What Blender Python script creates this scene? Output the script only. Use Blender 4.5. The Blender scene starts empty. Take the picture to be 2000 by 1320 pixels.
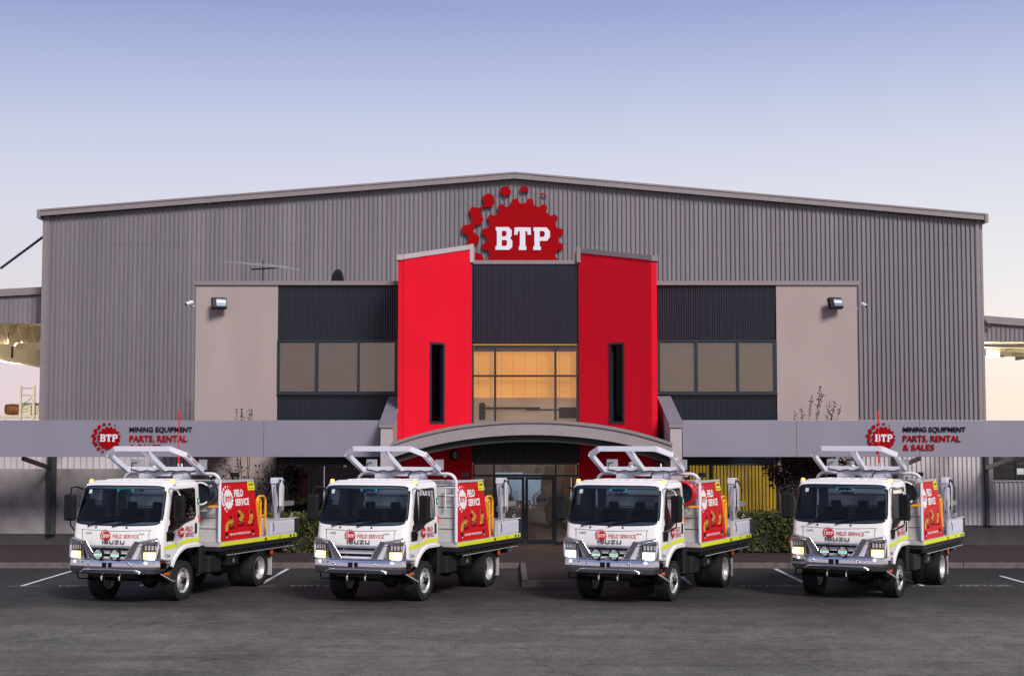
import bpy, bmesh, math, random
from mathutils import Vector, Matrix
R = math.radians
PI = math.pi
random.seed(7)
scene = bpy.context.scene
col = scene.collection

# ------------------------------------------------------------------ camera
F = 3000.0; CH = 3.4; TILT = math.atan(200 / F)
cam = bpy.data.cameras.new("camera"); cam.sensor_width = 36; cam.lens = 36 * F / 2000
cam.clip_end = 5000; cam.clip_start = 0.1
co = bpy.data.objects.new("camera", cam); col.objects.link(co)
co.location = (0, 0, CH); co.rotation_euler = (PI / 2 + TILT, 0, 0)
scene.camera = co

def P(px, py, Y):
    """point at depth Y seen at photo pixel (px, py)"""
    u = (px - 1000) / F; v = (660 - py) / F
    d = Vector((u, math.cos(TILT) - v * math.sin(TILT), math.sin(TILT) + v * math.cos(TILT)))
    return Vector((0, 0, CH)) + d * (Y / d.y)
def PX(px, Y, py=860): return P(px, py, Y).x
def PZ(py, Y): return P(1000, py, Y).z

# ------------------------------------------------------------------ sky, sun, exposure
def lin(h):
    h = h.lstrip('#'); o = []
    for i in (0, 2, 4):
        c = int(h[i:i + 2], 16) / 255
        o.append(c / 12.92 if c <= .04045 else ((c + .055) / 1.055) ** 2.4)
    return tuple(o)
SUN_EL, SUN_AZ = 38, -27         # soft evening light from behind the camera, from the right
world = bpy.data.worlds.new("World"); scene.world = world; world.use_nodes = True
nt = world.node_tree; nt.nodes.clear()
wo = nt.nodes.new('ShaderNodeOutputWorld'); bg = nt.nodes.new('ShaderNodeBackground')
tc = nt.nodes.new('ShaderNodeTexCoord'); sx = nt.nodes.new('ShaderNodeSeparateXYZ')
nt.links.new(tc.outputs['Generated'], sx.inputs[0])
def sky_ramp(stops):
    r = nt.nodes.new('ShaderNodeValToRGB'); e = r.color_ramp.elements
    r.color_ramp.interpolation = 'LINEAR'
    e[0].position, e[0].color = stops[0][0], (*lin(stops[0][1]), 1)
    e[1].position, e[1].color = stops[-1][0], (*lin(stops[-1][1]), 1)
    for p, c in stops[1:-1]:
        n = e.new(p); n.color = (*lin(c), 1)
    nt.links.new(sx.outputs['Z'], r.inputs[0]); return r
rl = sky_ramp([(0, 'E3CCD1'), (.05, 'E0D0D8'), (.10, 'DDD7DF'), (.15, 'D6D6E4'), (.19, 'C8CCE3'), (.23, 'B0BADC'), (.275, '929FCB'), (.5, '8088a8'), (1, '70778f')])
rr = sky_ramp([(0, 'FFEAD4'), (.05, 'FEF1E4'), (.10, 'EFEBEB'), (.15, 'E0E1EA'), (.19, 'D2D5E7'), (.23, 'BBC3E0'), (.275, '9DA9D5'), (.5, '858cac'), (1, '70778f')])
mr = nt.nodes.new('ShaderNodeMapRange'); mr.inputs[1].default_value = -.33; mr.inputs[2].default_value = .33
nt.links.new(sx.outputs['X'], mr.inputs[0])
mx = nt.nodes.new('ShaderNodeMixRGB'); nt.links.new(mr.outputs[0], mx.inputs[0])
nt.links.new(rl.outputs[0], mx.inputs[1]); nt.links.new(rr.outputs[0], mx.inputs[2])
# physical twilight sky added faintly for natural variation
nis = nt.nodes.new('ShaderNodeTexSky'); nis.sky_type = 'NISHITA'; nis.sun_disc = False
nis.sun_elevation = R(SUN_EL); nis.sun_rotation = R(180 + SUN_AZ)
m2 = nt.nodes.new('ShaderNodeMixRGB'); m2.blend_type = 'ADD'; m2.inputs[0].default_value = .004
nt.links.new(mx.outputs[0], m2.inputs[1]); nt.links.new(nis.outputs[0], m2.inputs[2])
nt.links.new(m2.outputs[0], bg.inputs[0]); bg.inputs[1].default_value = 1.0
nt.links.new(bg.outputs[0], wo.inputs[0])
sl = bpy.data.lights.new("sun", 'SUN'); sl.energy = 4.0; sl.angle = R(18); sl.color = (1, .93, .88)
so = bpy.data.objects.new("sun", sl); col.objects.link(so); so.location = (-20, -20, 40)
sd = Vector((-math.sin(R(SUN_AZ)) * math.cos(R(SUN_EL)), -math.cos(R(SUN_AZ)) * math.cos(R(SUN_EL)), math.sin(R(SUN_EL))))
so.rotation_euler = sd.to_track_quat('Z', 'Y').to_euler()
scene.view_settings.view_transform = 'Standard'; scene.view_settings.look = 'None'
scene.view_settings.exposure = 0; scene.view_settings.gamma = 1
scene.cycles.max_bounces = 8; scene.cycles.transparent_max_bounces = 16

# ------------------------------------------------------------------ materials
def mat(name, c, rough=.5, metal=0, var=0, vs=3, st=(1, 1, 1), bump=0, bs=40, spec=.5, coat=0, var2=0, vs2=.3):
    m = bpy.data.materials.new(name); m.use_nodes = True; t = m.node_tree; b = t.nodes['Principled BSDF']
    b.inputs['Base Color'].default_value = (*c, 1); b.inputs['Roughness'].default_value = rough
    b.inputs['Metallic'].default_value = metal; b.inputs['Specular IOR Level'].default_value = spec
    b.inputs['Coat Weight'].default_value = coat; b.inputs['Coat Roughness'].default_value = .06
    if var or bump or var2:
        tcn = t.nodes.new('ShaderNodeTexCoord'); mp = t.nodes.new('ShaderNodeMapping'); mp.inputs['Scale'].default_value = st
        t.links.new(tcn.outputs['Object'], mp.inputs[0])
        last = None
        for v, s, d in ((var, vs, 5), (var2, vs2, 3)):
            if not v: continue
            n = t.nodes.new('ShaderNodeTexNoise'); n.inputs['Scale'].default_value = s; n.inputs['Detail'].default_value = d
            t.links.new(mp.outputs[0], n.inputs['Vector'])
            r = t.nodes.new('ShaderNodeMapRange'); r.inputs[1].default_value = .3; r.inputs[2].default_value = .7
            r.inputs[3].default_value = 1 - v; r.inputs[4].default_value = 1 + v
            t.links.new(n.outputs['Fac'], r.inputs[0])
            if last is None: last = r.outputs[0]
            else:
                k = t.nodes.new('ShaderNodeMath'); k.operation = 'MULTIPLY'
                t.links.new(last, k.inputs[0]); t.links.new(r.outputs[0], k.inputs[1]); last = k.outputs[0]
        if last is not None:
            vm = t.nodes.new('ShaderNodeVectorMath'); vm.operation = 'SCALE'; vm.inputs[0].default_value = c
            t.links.new(last, vm.inputs['Scale']); t.links.new(vm.outputs[0], b.inputs['Base Color'])
        if bump:
            n2 = t.nodes.new('ShaderNodeTexNoise'); n2.inputs['Scale'].default_value = bs; n2.inputs['Detail'].default_value = 4
            t.links.new(tcn.outputs['Object'], n2.inputs['Vector'])
            bp = t.nodes.new('ShaderNodeBump'); bp.inputs['Strength'].default_value = bump; bp.inputs['Distance'].default_value = .02
            t.links.new(n2.outputs['Fac'], bp.inputs['Height']); t.links.new(bp.outputs[0], b.inputs['Normal'])
    return m
def glow(name, c, s):
    m = bpy.data.materials.new(name); m.use_nodes = True; b = m.node_tree.nodes['Principled BSDF']
    b.inputs['Base Color'].default_value = (*c, 1); b.inputs['Emission Color'].default_value = (*c, 1)
    b.inputs['Emission Strength'].default_value = s; b.inputs['Roughness'].default_value = .3
    return m
def glass(name, tint, ior=1.5, refl=(1, 1, 1), rough=.01, mn=0.0):
    m = bpy.data.materials.new(name); m.use_nodes = True; t = m.node_tree; t.nodes.clear()
    o = t.nodes.new('ShaderNodeOutputMaterial'); x = t.nodes.new('ShaderNodeMixShader')
    tr = t.nodes.new('ShaderNodeBsdfTransparent'); tr.inputs[0].default_value = (*tint, 1)
    g = t.nodes.new('ShaderNodeBsdfGlossy'); g.inputs[0].default_value = (*refl, 1); g.inputs['Roughness'].default_value = rough
    f = t.nodes.new('ShaderNodeFresnel'); f.inputs[0].default_value = ior
    fm = t.nodes.new('ShaderNodeMath'); fm.operation = 'ADD'; fm.inputs[1].default_value = mn; fm.use_clamp = True
    t.links.new(f.outputs[0], fm.inputs[0]); t.links.new(fm.outputs[0], x.inputs[0])
    t.links.new(tr.outputs[0], x.inputs[1]); t.links.new(g.outputs[0], x.inputs[2]); t.links.new(x.outputs[0], o.inputs[0])
    return m

K = {}
K['shed'] = mat('grey ribbed sheet', (.188, .170, .190), .36, .0, .07, 1.2, (6, 1, .25), var2=.06, vs2=.12)
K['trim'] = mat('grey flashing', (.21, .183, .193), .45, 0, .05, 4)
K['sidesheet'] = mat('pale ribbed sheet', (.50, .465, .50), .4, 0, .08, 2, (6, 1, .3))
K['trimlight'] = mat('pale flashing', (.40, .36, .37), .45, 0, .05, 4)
K['navy'] = mat('navy corrugated sheet', (.006, .009, .020), .32, 0, .12, 3, (4, 1, .3), spec=.6)
K['beige'] = mat('pink beige render', (.34, .278, .27), .85, 0, .045, 1.3, (1, 1, .35), .25, 60, var2=.05, vs2=.5)
K['red'] = mat('red render', (.64, .006, .024), .8, 0, .05, 1.1, (1, 1, .6), .2, 70, spec=.12)
K['signred'] = mat('sign red', (.28, .0012, .004), .6, 0, .04, 2, spec=.05)
K['signwhite'] = mat('sign white', (.62, .62, .70), .5, 0, .03, 3)
K['letterblack'] = mat('letter black', (.006, .006, .009), .5, spec=.15)
K['fascia'] = mat('silver composite panel', (.232, .22, .275), .38, .15, .05, .8, (1, 1, .5), var2=.05, vs2=.25)
K['frame'] = mat('dark window frame', (.012, .020, .030), .35)
K['concrete'] = mat('weathered tilt panel', (.25, .225, .23), .9, 0, .28, 1.7, (1, 1, .8), .4, 30, var2=.2, vs2=.7)
K['plinth'] = mat('dark plinth', (.045, .042, .047), .9, 0, .15, 3)
K['arch'] = mat('arch cladding', (.26, .228, .235), .45, 0, .06, 2)
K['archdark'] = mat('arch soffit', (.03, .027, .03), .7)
K['pier'] = mat('pier cladding', (.37, .33, .345), .5, 0, .05, 2)
K['kerb'] = mat('kerb concrete', (.10, .083, .082), .9, 0, .25, 5, bump=.5, bs=25)
K['line'] = mat('road paint', (.55, .55, .56), .8, 0, .3, 9)
K['linefaint'] = mat('worn road paint', (.22, .22, .23), .85, 0, .5, 14)
K['steel'] = mat('galvanised steel', (.45, .45, .46), .4, .7, .1, 5)
K['cream'] = mat('cream painted steel', (.80, .74, .60), .55, 0, .05, 2)
K['darksteel'] = mat('dark steel', (.03, .035, .045), .45, .3)
K['black'] = mat('black plastic', (.008, .008, .009), .5, 0, .15, 8, spec=.22)
K['blackgloss'] = mat('black gloss', (.006, .006, .007), .15)
K['rubber'] = mat('tyre rubber', (.011, .0105, .011), .8, 0, .25, 12, bump=.3, bs=60)
K['white'] = mat('white truck paint', (.80, .785, .775), .24, 0, .015, 3, coat=.5)
K['interior'] = mat('cab interior', (.022, .026, .034), .8)
K['seat'] = mat('seat fabric', (.03, .035, .045), .9)
K['alu'] = mat('aluminium panel', (.60, .585, .58), .35, .25, .04, 3)
K['chrome'] = mat('polished alloy', (.60, .61, .68), .13, 1, .05, 3)
K['smoked'] = mat('smoked alloy', (.26, .25, .27), .25, .9, .05, 3)
K['brightchrome'] = mat('bright chrome', (.78, .78, .80), .07, 1)
K['rim'] = mat('steel rim', (.52, .52, .53), .35, .45, .1, 8)
K['chassis'] = mat('black chassis', (.010, .010, .011), .6, 0, .2, 6)
K['hivis'] = mat('lime reflective tape', (.72, .80, .02), .45, 0, .03, 5)
K['panelred'] = mat('red panel vinyl', (.56, .005, .010), .45, 0, .06, 1.5, spec=.2)
K['decalred'] = mat('red decal', (.50, .008, .014), .35)
K['decalwhite'] = mat('white decal', (.82, .80, .80), .4)
K['decalgrey'] = mat('badge grey', (.07, .075, .085), .3, .6)
K['yellow'] = mat('safety yellow', (.80, .33, .012), .4, 0, .04, 4)
K['machine'] = mat('machine yellow print', (.62, .28, .03), .5, 0, .25, 14)
K['plateyellow'] = mat('yellow plate', (.85, .80, .02), .5)
K['blackreel'] = mat('dark reel', (.010, .014, .022), .3)
K['redreel'] = mat('red reel', (.5, .008, .02), .3)
K['green'] = mat('green decal', (.02, .30, .16), .5)
K['amber'] = glow('amber lamp', (1, .42, .06), 3.2)
K['orange'] = mat('orange reflector', (.75, .13, .01), .35)
K['warmlamp'] = glow('warm headlamp', (1, .86, .58), 8)
K['warmhalo'] = glow('warm lamp reflector', (1, .58, .17), 1.7)
K['coldhalo'] = glow('white lamp reflector', (.75, .90, 1), 1.6)
K['coldlamp'] = glow('white headlamp', (.86, .96, 1), 8)
K['poslamp'] = glow('small white lamp', (.85, .9, 1), 3.5)
K['led'] = mat('led reflector', (.72, .80, .78), .15, .6)
K['ledon'] = glow('led strip', (.55, .95, .8), .9)
K['windscreen'] = glass('windscreen glass', (.25, .33, .40), 1.45)
K['sideglass'] = glass('side window glass', (.20, .22, .26), 1.22)
K['lens'] = glass('lamp lens', (.92, .92, .92), 1.4)
K['officeglass'] = glass('office glass', (.80, .78, .76), 1.5, rough=.02)
K['darkglass'] = glass('dark glass', (.20, .20, .21), 1.6, rough=.015, mn=.03)
K['slotglass'] = glass('slot window glass', (.25, .22, .23), 1.15)
K['doorglass'] = glass('door glass', (.78, .78, .78), 1.6, rough=.01, mn=.10)
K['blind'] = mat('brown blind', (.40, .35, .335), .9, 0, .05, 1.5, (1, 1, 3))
K['litblind'] = glow('lit amber blind', (.98, .47, .105), .5)
K['dimblind'] = glow('dim lower pane', (.42, .31, .22), .45)
K['slat'] = glow('lit yellow slat', (.62, .42, .055), .42)
K['ceilinglit'] = glow('lit ceiling', (.85, .68, .45), 3.2)
K['floodlamp'] = glow('yard floodlight', (1, .85, .5), 9)
K['roomdark'] = mat('dim room', (.05, .045, .045), .9)
K['bluecard'] = mat('blue poster', (.20, .42, .85), .6)
K['frost'] = mat('frosted decal', (.33, .31, .31), .7)
K['leaf'] = mat('hedge leaf', (.060, .075, .014), .6, 0, .55, 3)
K['leafyellow'] = mat('young hedge leaf', (.105, .105, .018), .55, 0, .4, 4)
K['leafdeep'] = mat('old hedge leaf', (.024, .036, .010), .5, 0, .4, 4)
K['leafdark'] = mat('hedge twig mass', (.010, .012, .006), .9)
K['plum'] = mat('plum leaf', (.030, .014, .016), .7, 0, .4, 8)
K['bark'] = mat('bark', (.035, .025, .022), .9, 0, .2, 12)
K['blindlight'] = mat('sunlit blind', (.50, .43, .40), .9, 0, .10, 1.1, (1, 1, 2))  # paler blind tone behind the outer panes of the right row
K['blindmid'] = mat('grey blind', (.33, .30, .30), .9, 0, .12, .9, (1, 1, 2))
K['dish'] = mat('dish charcoal', (.018, .017, .02), .6)
K['lampglass'] = mat('floodlight glass', (.35, .42, .52), .08, .6)
K['rust'] = mat('rusty brown', (.22, .09, .035), .8, 0, .4, 5)
K['crate'] = mat('pale crate', (.78, .75, .70), .8, 0, .1, 3)
K['redwhip'] = mat('red whip', (.62, .01, .02), .4)
K['paper'] = mat('paper', (.55, .60, .65), .8)
K['teal'] = mat('teal tint band', (.03, .22, .26), .3)

def sheet_tone(m, w, amt):
    t = m.node_tree; b = t.nodes['Principled BSDF']; src = b.inputs['Base Color'].links[0].from_socket
    g = t.nodes.new('ShaderNodeNewGeometry'); sp = t.nodes.new('ShaderNodeSeparateXYZ'); t.links.new(g.outputs['Position'], sp.inputs[0])
    d = t.nodes.new('ShaderNodeMath'); d.operation = 'DIVIDE'; d.inputs[1].default_value = w; t.links.new(sp.outputs['X'], d.inputs[0])
    fl = t.nodes.new('ShaderNodeMath'); fl.operation = 'FLOOR'; t.links.new(d.outputs[0], fl.inputs[0])
    wn = t.nodes.new('ShaderNodeTexWhiteNoise'); wn.noise_dimensions = '1D'; t.links.new(fl.outputs[0], wn.inputs['W'])
    r = t.nodes.new('ShaderNodeMapRange'); r.inputs[3].default_value = 1 - amt; r.inputs[4].default_value = 1 + amt; t.links.new(wn.outputs['Value'], r.inputs[0])
    v = t.nodes.new('ShaderNodeVectorMath'); v.operation = 'SCALE'; t.links.new(src, v.inputs[0]); t.links.new(r.outputs[0], v.inputs['Scale']); t.links.new(v.outputs[0], b.inputs['Base Color'])
def screw_rows(m, pitch):
    t = m.node_tree; b = t.nodes['Principled BSDF']; src = b.inputs['Base Color'].links[0].from_socket
    g = t.nodes.new('ShaderNodeNewGeometry'); sp = t.nodes.new('ShaderNodeSeparateXYZ'); t.links.new(g.outputs['Position'], sp.inputs[0])
    md = t.nodes.new('ShaderNodeMath'); md.operation = 'MODULO'; md.inputs[1].default_value = pitch; t.links.new(sp.outputs['Z'], md.inputs[0])
    lt = t.nodes.new('ShaderNodeMath'); lt.operation = 'LESS_THAN'; lt.inputs[1].default_value = .03; t.links.new(md.outputs[0], lt.inputs[0])
    r = t.nodes.new('ShaderNodeMapRange'); r.inputs[3].default_value = 1; r.inputs[4].default_value = .84; t.links.new(lt.outputs[0], r.inputs[0])
    v = t.nodes.new('ShaderNodeVectorMath'); v.operation = 'SCALE'; t.links.new(src, v.inputs[0]); t.links.new(r.outputs[0], v.inputs['Scale']); t.links.new(v.outputs[0], b.inputs['Base Color'])
sheet_tone(K['shed'], .734, .06); screw_rows(K['shed'], 1.62); sheet_tone(K['navy'], .76, .12); sheet_tone(K['sidesheet'], .73, .06)
def glow_var(name, c, s_, lo, hi, sc):
    m = glow(name, c, s_); t = m.node_tree; b = t.nodes['Principled BSDF']
    tcn = t.nodes.new('ShaderNodeTexCoord'); mp = t.nodes.new('ShaderNodeMapping'); mp.inputs['Scale'].default_value = sc; t.links.new(tcn.outputs['Object'], mp.inputs[0])
    n = t.nodes.new('ShaderNodeTexNoise'); n.inputs['Scale'].default_value = 1; n.inputs['Detail'].default_value = 4; t.links.new(mp.outputs[0], n.inputs['Vector'])
    r = t.nodes.new('ShaderNodeMapRange'); r.inputs[1].default_value = .3; r.inputs[2].default_value = .7; r.inputs[3].default_value = s_ * lo; r.inputs[4].default_value = s_ * hi; t.links.new(n.outputs['Fac'], r.inputs[0])
    t.links.new(r.outputs[0], b.inputs['Emission Strength']); return m
K['litblind'] = glow_var('lit amber blind', (.98, .48, .12), .5, .78, 1.22, (.55, 1, .5)); K['dimblind'] = glow_var('dim lower pane', (.42, .31, .22), .45, .6, 1.3, (1.2, 1, 2))
K['slat'] = glow_var('lit yellow slat', (.62, .42, .055), .42, .55, 1.35, (1.5, 1, .7))
def wavy(m, sc, st):
    t = m.node_tree; tcn = t.nodes.new('ShaderNodeTexCoord'); n = t.nodes.new('ShaderNodeTexNoise'); n.inputs['Scale'].default_value = sc; n.inputs['Detail'].default_value = 1
    t.links.new(tcn.outputs['Object'], n.inputs['Vector']); bp = t.nodes.new('ShaderNodeBump'); bp.inputs['Strength'].default_value = st; bp.inputs['Distance'].default_value = .02
    t.links.new(n.outputs['Fac'], bp.inputs['Height'])
    for q in t.nodes:
        if q.type == 'BSDF_GLOSSY': t.links.new(bp.outputs[0], q.inputs['Normal'])
    return m
K['upperglass'] = wavy(glass('tinted upper glass', (.62, .59, .57), 1.5, (.80, .72, .66), .03, .15), 1.3, .5)
wavy(K['darkglass'], 1.5, .4); wavy(K['doorglass'], 1.2, .15)
def asphalt():
    m = bpy.data.materials.new('asphalt'); m.use_nodes = True; t = m.node_tree; b = t.nodes['Principled BSDF']
    g = t.nodes.new('ShaderNodeNewGeometry')
    def noise(s, d=6, rough=.6, dist=0, sc=None):
        n = t.nodes.new('ShaderNodeTexNoise'); n.inputs['Scale'].default_value = s; n.inputs['Detail'].default_value = d
        n.inputs['Roughness'].default_value = rough; n.inputs['Distortion'].default_value = dist
        if sc:
            mp = t.nodes.new('ShaderNodeMapping'); mp.inputs['Scale'].default_value = sc
            t.links.new(g.outputs['Position'], mp.inputs[0]); t.links.new(mp.outputs[0], n.inputs['Vector'])
        else: t.links.new(g.outputs['Position'], n.inputs['Vector'])
        return n.outputs['Fac']
    def rng(v, a, b2, c, d):
        r = t.nodes.new('ShaderNodeMapRange'); r.inputs[1].default_value = a; r.inputs[2].default_value = b2
        r.inputs[3].default_value = c; r.inputs[4].default_value = d; t.links.new(v, r.inputs[0]); return r.outputs[0]
    def mul(a, b2):
        k = t.nodes.new('ShaderNodeMath'); k.operation = 'MULTIPLY'; t.links.new(a, k.inputs[0]); t.links.new(b2, k.inputs[1]); return k.outputs[0]
    f = rng(noise(22, 6, .8), .32, .68, .40, 1.65)
    f = mul(f, rng(noise(5, 6, .75), .3, .7, .66, 1.34))
    f = mul(f, rng(noise(.16, 5, .6, .6, (1, .55, 1)), .35, .65, .70, 1.26))
    f = mul(f, rng(noise(1.6, 6, .75, .4, (1, .6, 1)), .3, .7, .74, 1.26))
    f = mul(f, rng(noise(.9, 3, .5, 2.5), .66, .74, 1, .62))
    f = mul(f, rng(noise(.5, 5, .65, 1.5, (.35, 1.6, 1)), .38, .62, .84, 1.14))
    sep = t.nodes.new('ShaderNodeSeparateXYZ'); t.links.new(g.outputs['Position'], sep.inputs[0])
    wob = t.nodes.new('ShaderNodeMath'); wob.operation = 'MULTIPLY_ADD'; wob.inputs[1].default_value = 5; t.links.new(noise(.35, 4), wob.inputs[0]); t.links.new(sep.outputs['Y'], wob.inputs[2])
    f = mul(f, rng(wob.outputs[0], 30.0, 36.0, 1.32, .30))  # light falloff painted in: brighter foreground, darker toward the kerb
    # faint cracks / seal lines
    v = t.nodes.new('ShaderNodeTexVoronoi'); v.feature = 'DISTANCE_TO_EDGE'; v.inputs['Scale'].default_value = .22
    nz = t.nodes.new('ShaderNodeTexNoise'); nz.inputs['Scale'].default_value = 1.2; nz.inputs['Detail'].default_value = 5
    t.links.new(g.outputs['Position'], nz.inputs['Vector'])
    va = t.nodes.new('ShaderNodeVectorMath'); va.operation = 'MULTIPLY_ADD'; va.inputs[1].default_value = (1.6, 1.6, 0)
    t.links.new(nz.outputs['Color'], va.inputs[0]); t.links.new(g.outputs['Position'], va.inputs[2]); t.links.new(va.outputs[0], v.inputs['Vector'])
    f = mul(f, rng(v.outputs['Distance'], 0, .012, .72, 1))
    mixc = t.nodes.new('ShaderNodeMixRGB'); mixc.inputs[1].default_value = (.086, .078, .074, 1); mixc.inputs[2].default_value = (.090, .086, .081, 1)
    t.links.new(rng(noise(.25, 3), .4, .6, 0, 1), mixc.inputs[0])
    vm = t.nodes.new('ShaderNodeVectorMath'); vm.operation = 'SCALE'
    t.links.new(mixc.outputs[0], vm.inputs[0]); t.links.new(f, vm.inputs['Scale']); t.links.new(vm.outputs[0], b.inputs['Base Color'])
    b.inputs['Roughness'].default_value = .82; b.inputs['Specular IOR Level'].default_value = .3
    bp = t.nodes.new('ShaderNodeBump'); bp.inputs['Strength'].default_value = .6; bp.inputs['Distance'].default_value = .01
    t.links.new(noise(45, 5, .7), bp.inputs['Height']); t.links.new(bp.outputs[0], b.inputs['Normal'])
    return m
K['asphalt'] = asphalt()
def paving():
    m = bpy.data.materials.new('brick paving'); m.use_nodes = True; t = m.node_tree; b = t.nodes['Principled BSDF']
    g = t.nodes.new('ShaderNodeNewGeometry'); br = t.nodes.new('ShaderNodeTexBrick')
    t.links.new(g.outputs['Position'], br.inputs['Vector'])
    br.inputs['Color1'].default_value = (.030, .0125, .012, 1); br.inputs['Color2'].default_value = (.022, .0095, .0095, 1)
    br.inputs['Mortar'].default_value = (.014, .009, .009, 1); br.inputs['Scale'].default_value = 1
    br.inputs['Brick Width'].default_value = .23; br.inputs['Row Height'].default_value = .115; br.inputs['Mortar Size'].default_value = .008
    n = t.nodes.new('ShaderNodeTexNoise'); n.inputs['Scale'].default_value = .9; n.inputs['Detail'].default_value = 5
    t.links.new(g.outputs['Position'], n.inputs['Vector'])
    r = t.nodes.new('ShaderNodeMapRange'); r.inputs[1].default_value = .3; r.inputs[2].default_value = .7; r.inputs[3].default_value = .65; r.inputs[4].default_value = 1.3
    t.links.new(n.outputs['Fac'], r.inputs[0])
    vm = t.nodes.new('ShaderNodeVectorMath'); vm.operation = 'SCALE'
    t.links.new(br.outputs['Color'], vm.inputs[0]); t.links.new(r.outputs[0], vm.inputs['Scale']); t.links.new(vm.outputs[0], b.inputs['Base Color'])
    b.inputs['Roughness'].default_value = .85
    return m
K['paving'] = paving()

# ------------------------------------------------------------------ mesh helpers
class MB:
    def __init__(s): s.v = []; s.f = []; s.m = []; s.ms = []; s.sm = []
    def mi(s, k):
        if k not in s.ms: s.ms.append(k)
        return s.ms.index(k)
    def add(s, vs, fs, k, smooth=False):
        o = len(s.v); s.v += [tuple(v) for v in vs]; i = s.mi(k)
        for f in fs: s.f.append(tuple(o + j for j in f)); s.m.append(i); s.sm.append(smooth)
        return s
    def box(s, a, b, k, rot=None, about=None):
        x0, x1 = sorted((a[0], b[0])); y0, y1 = sorted((a[1], b[1])); z0, z1 = sorted((a[2], b[2]))
        vs = [Vector(p) for p in ((x0, y0, z0), (x1, y0, z0), (x1, y1, z0), (x0, y1, z0), (x0, y0, z1), (x1, y0, z1), (x1, y1, z1), (x0, y1, z1))]
        if rot is not None:
            c = Vector(about) if about is not None else Vector(((x0 + x1) / 2, (y0 + y1) / 2, (z0 + z1) / 2))
            vs = [rot @ (v - c) + c for v in vs]
        return s.add(vs, [(0, 3, 2, 1), (4, 5, 6, 7), (0, 1, 5, 4), (1, 2, 6, 5), (2, 3, 7, 6), (3, 0, 4, 7)], k)
    def quad(s, a, b, c, d, k): return s.add([a, b, c, d], [(0, 1, 2, 3)], k)
    def prism(s, poly, O, U, V, N, d0, d1, k):
        O = Vector(O); U = Vector(U); V = Vector(V); N = Vector(N); n = len(poly)
        ar = sum(poly[i][0] * poly[(i + 1) % n][1] - poly[(i + 1) % n][0] * poly[i][1] for i in range(n))
        if ar < 0: poly = poly[::-1]
        vs = [O + U * a + V * b + N * d0 for a, b in poly] + [O + U * a + V * b + N * d1 for a, b in poly]
        fs = [tuple(range(n))[::-1], tuple(range(n, 2 * n))] + [(i, (i + 1) % n, n + (i + 1) % n, n + i) for i in range(n)]
        if U.cross(V).dot(N) < 0: fs = [f[::-1] for f in fs]
        return s.add(vs, fs, k)
    def tube(s, pts, r, k, n=8, closed=False, caps=True, r1=None):
        pts = [Vector(p) for p in pts]; m = len(pts); vs = []; fs = []; up = None
        for i, p in enumerate(pts):
            if closed: t = (pts[(i + 1) % m] - pts[i - 1])
            else: t = pts[min(i + 1, m - 1)] - pts[max(i - 1, 0)]
            t.normalize()
            if up is None:
                a = Vector((0, 0, 1)) if abs(t.z) < .9 else Vector((1, 0, 0)); up = t.cross(a).normalized()
            else: up = (up - t * up.dot(t)).normalized()
            w = t.cross(up)
            rr_ = r if r1 is None else r + (r1 - r) * i / max(1, m - 1)
            for j in range(n):
                a = 2 * PI * j / n; vs.append(p + (up * math.cos(a) + w * math.sin(a)) * rr_)
        for i in range(m if closed else m - 1):
            for j in range(n):
                a = i * n + j; b2 = i * n + (j + 1) % n; c = ((i + 1) % m) * n + (j + 1) % n; d = ((i + 1) % m) * n + j
                fs.append((a, b2, c, d))
        s.add(vs, fs, k, True)
        if caps and not closed:
            s.add(vs[:n], [tuple(range(n))[::-1]], k); s.add(vs[-n:], [tuple(range(n))], k)
        return s
    def bar(s, p, q, w, h, k):
        """rectangular bar from p to q, h measured as near to vertical as possible"""
        p = Vector(p); q = Vector(q); t = (q - p).normalized()
        up = Vector((0, 0, 1)) if abs(t.z) < .95 else Vector((0, 1, 0))
        side = t.cross(up).normalized(); up = side.cross(t).normalized()
        vs = [e + side * a * w / 2 + up * b2 * h / 2 for e in (p, q) for a, b2 in ((-1, -1), (1, -1), (1, 1), (-1, 1))]
        return s.add(vs, [(0, 1, 2, 3), (7, 6, 5, 4), (0, 4, 5, 1), (1, 5, 6, 2), (2, 6, 7, 3), (3, 7, 4, 0)], k)
    def lathe(s, prof, c, axis, k, n=32, smooth=True):
        """prof: (along axis, radius)"""
        c = Vector(c); ax = Vector(axis).normalized(); a = Vector((0, 0, 1)) if abs(ax.z) < .9 else Vector((1, 0, 0))
        u = ax.cross(a).normalized(); w = ax.cross(u); vs = []; fs = []
        for (d, r) in prof:
            for j in range(n):
                t = 2 * PI * j / n; vs.append(c + ax * d + (u * math.cos(t) + w * math.sin(t)) * r)
        for i in range(len(prof) - 1):
            for j in range(n): fs.append((i * n + j, i * n + (j + 1) % n, (i + 1) * n + (j + 1) % n, (i + 1) * n + j))
        return s.add(vs, fs, k, smooth)
    def disc(s, c, axis, r, k, n=24, d=0): return s.lathe([(d, r), (d, 1e-4)], c, axis, k, n, False)
    def sphere(s, c, r, k, n=12, sc=(1, 1, 1)):
        pr = []
        vs = []; fs = []; c = Vector(c); m = n // 2
        for i in range(m + 1):
            a = PI * i / m
            for j in range(n):
                b2 = 2 * PI * j / n
                vs.append(c + Vector((math.sin(a) * math.cos(b2) * r * sc[0], math.sin(a) * math.sin(b2) * r * sc[1], math.cos(a) * r * sc[2])))
        for i in range(m):
            for j in range(n): fs.append((i * n + j, (i + 1) * n + j, (i + 1) * n + (j + 1) % n, i * n + (j + 1) % n))
        return s.add(vs, fs, k, True)
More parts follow.
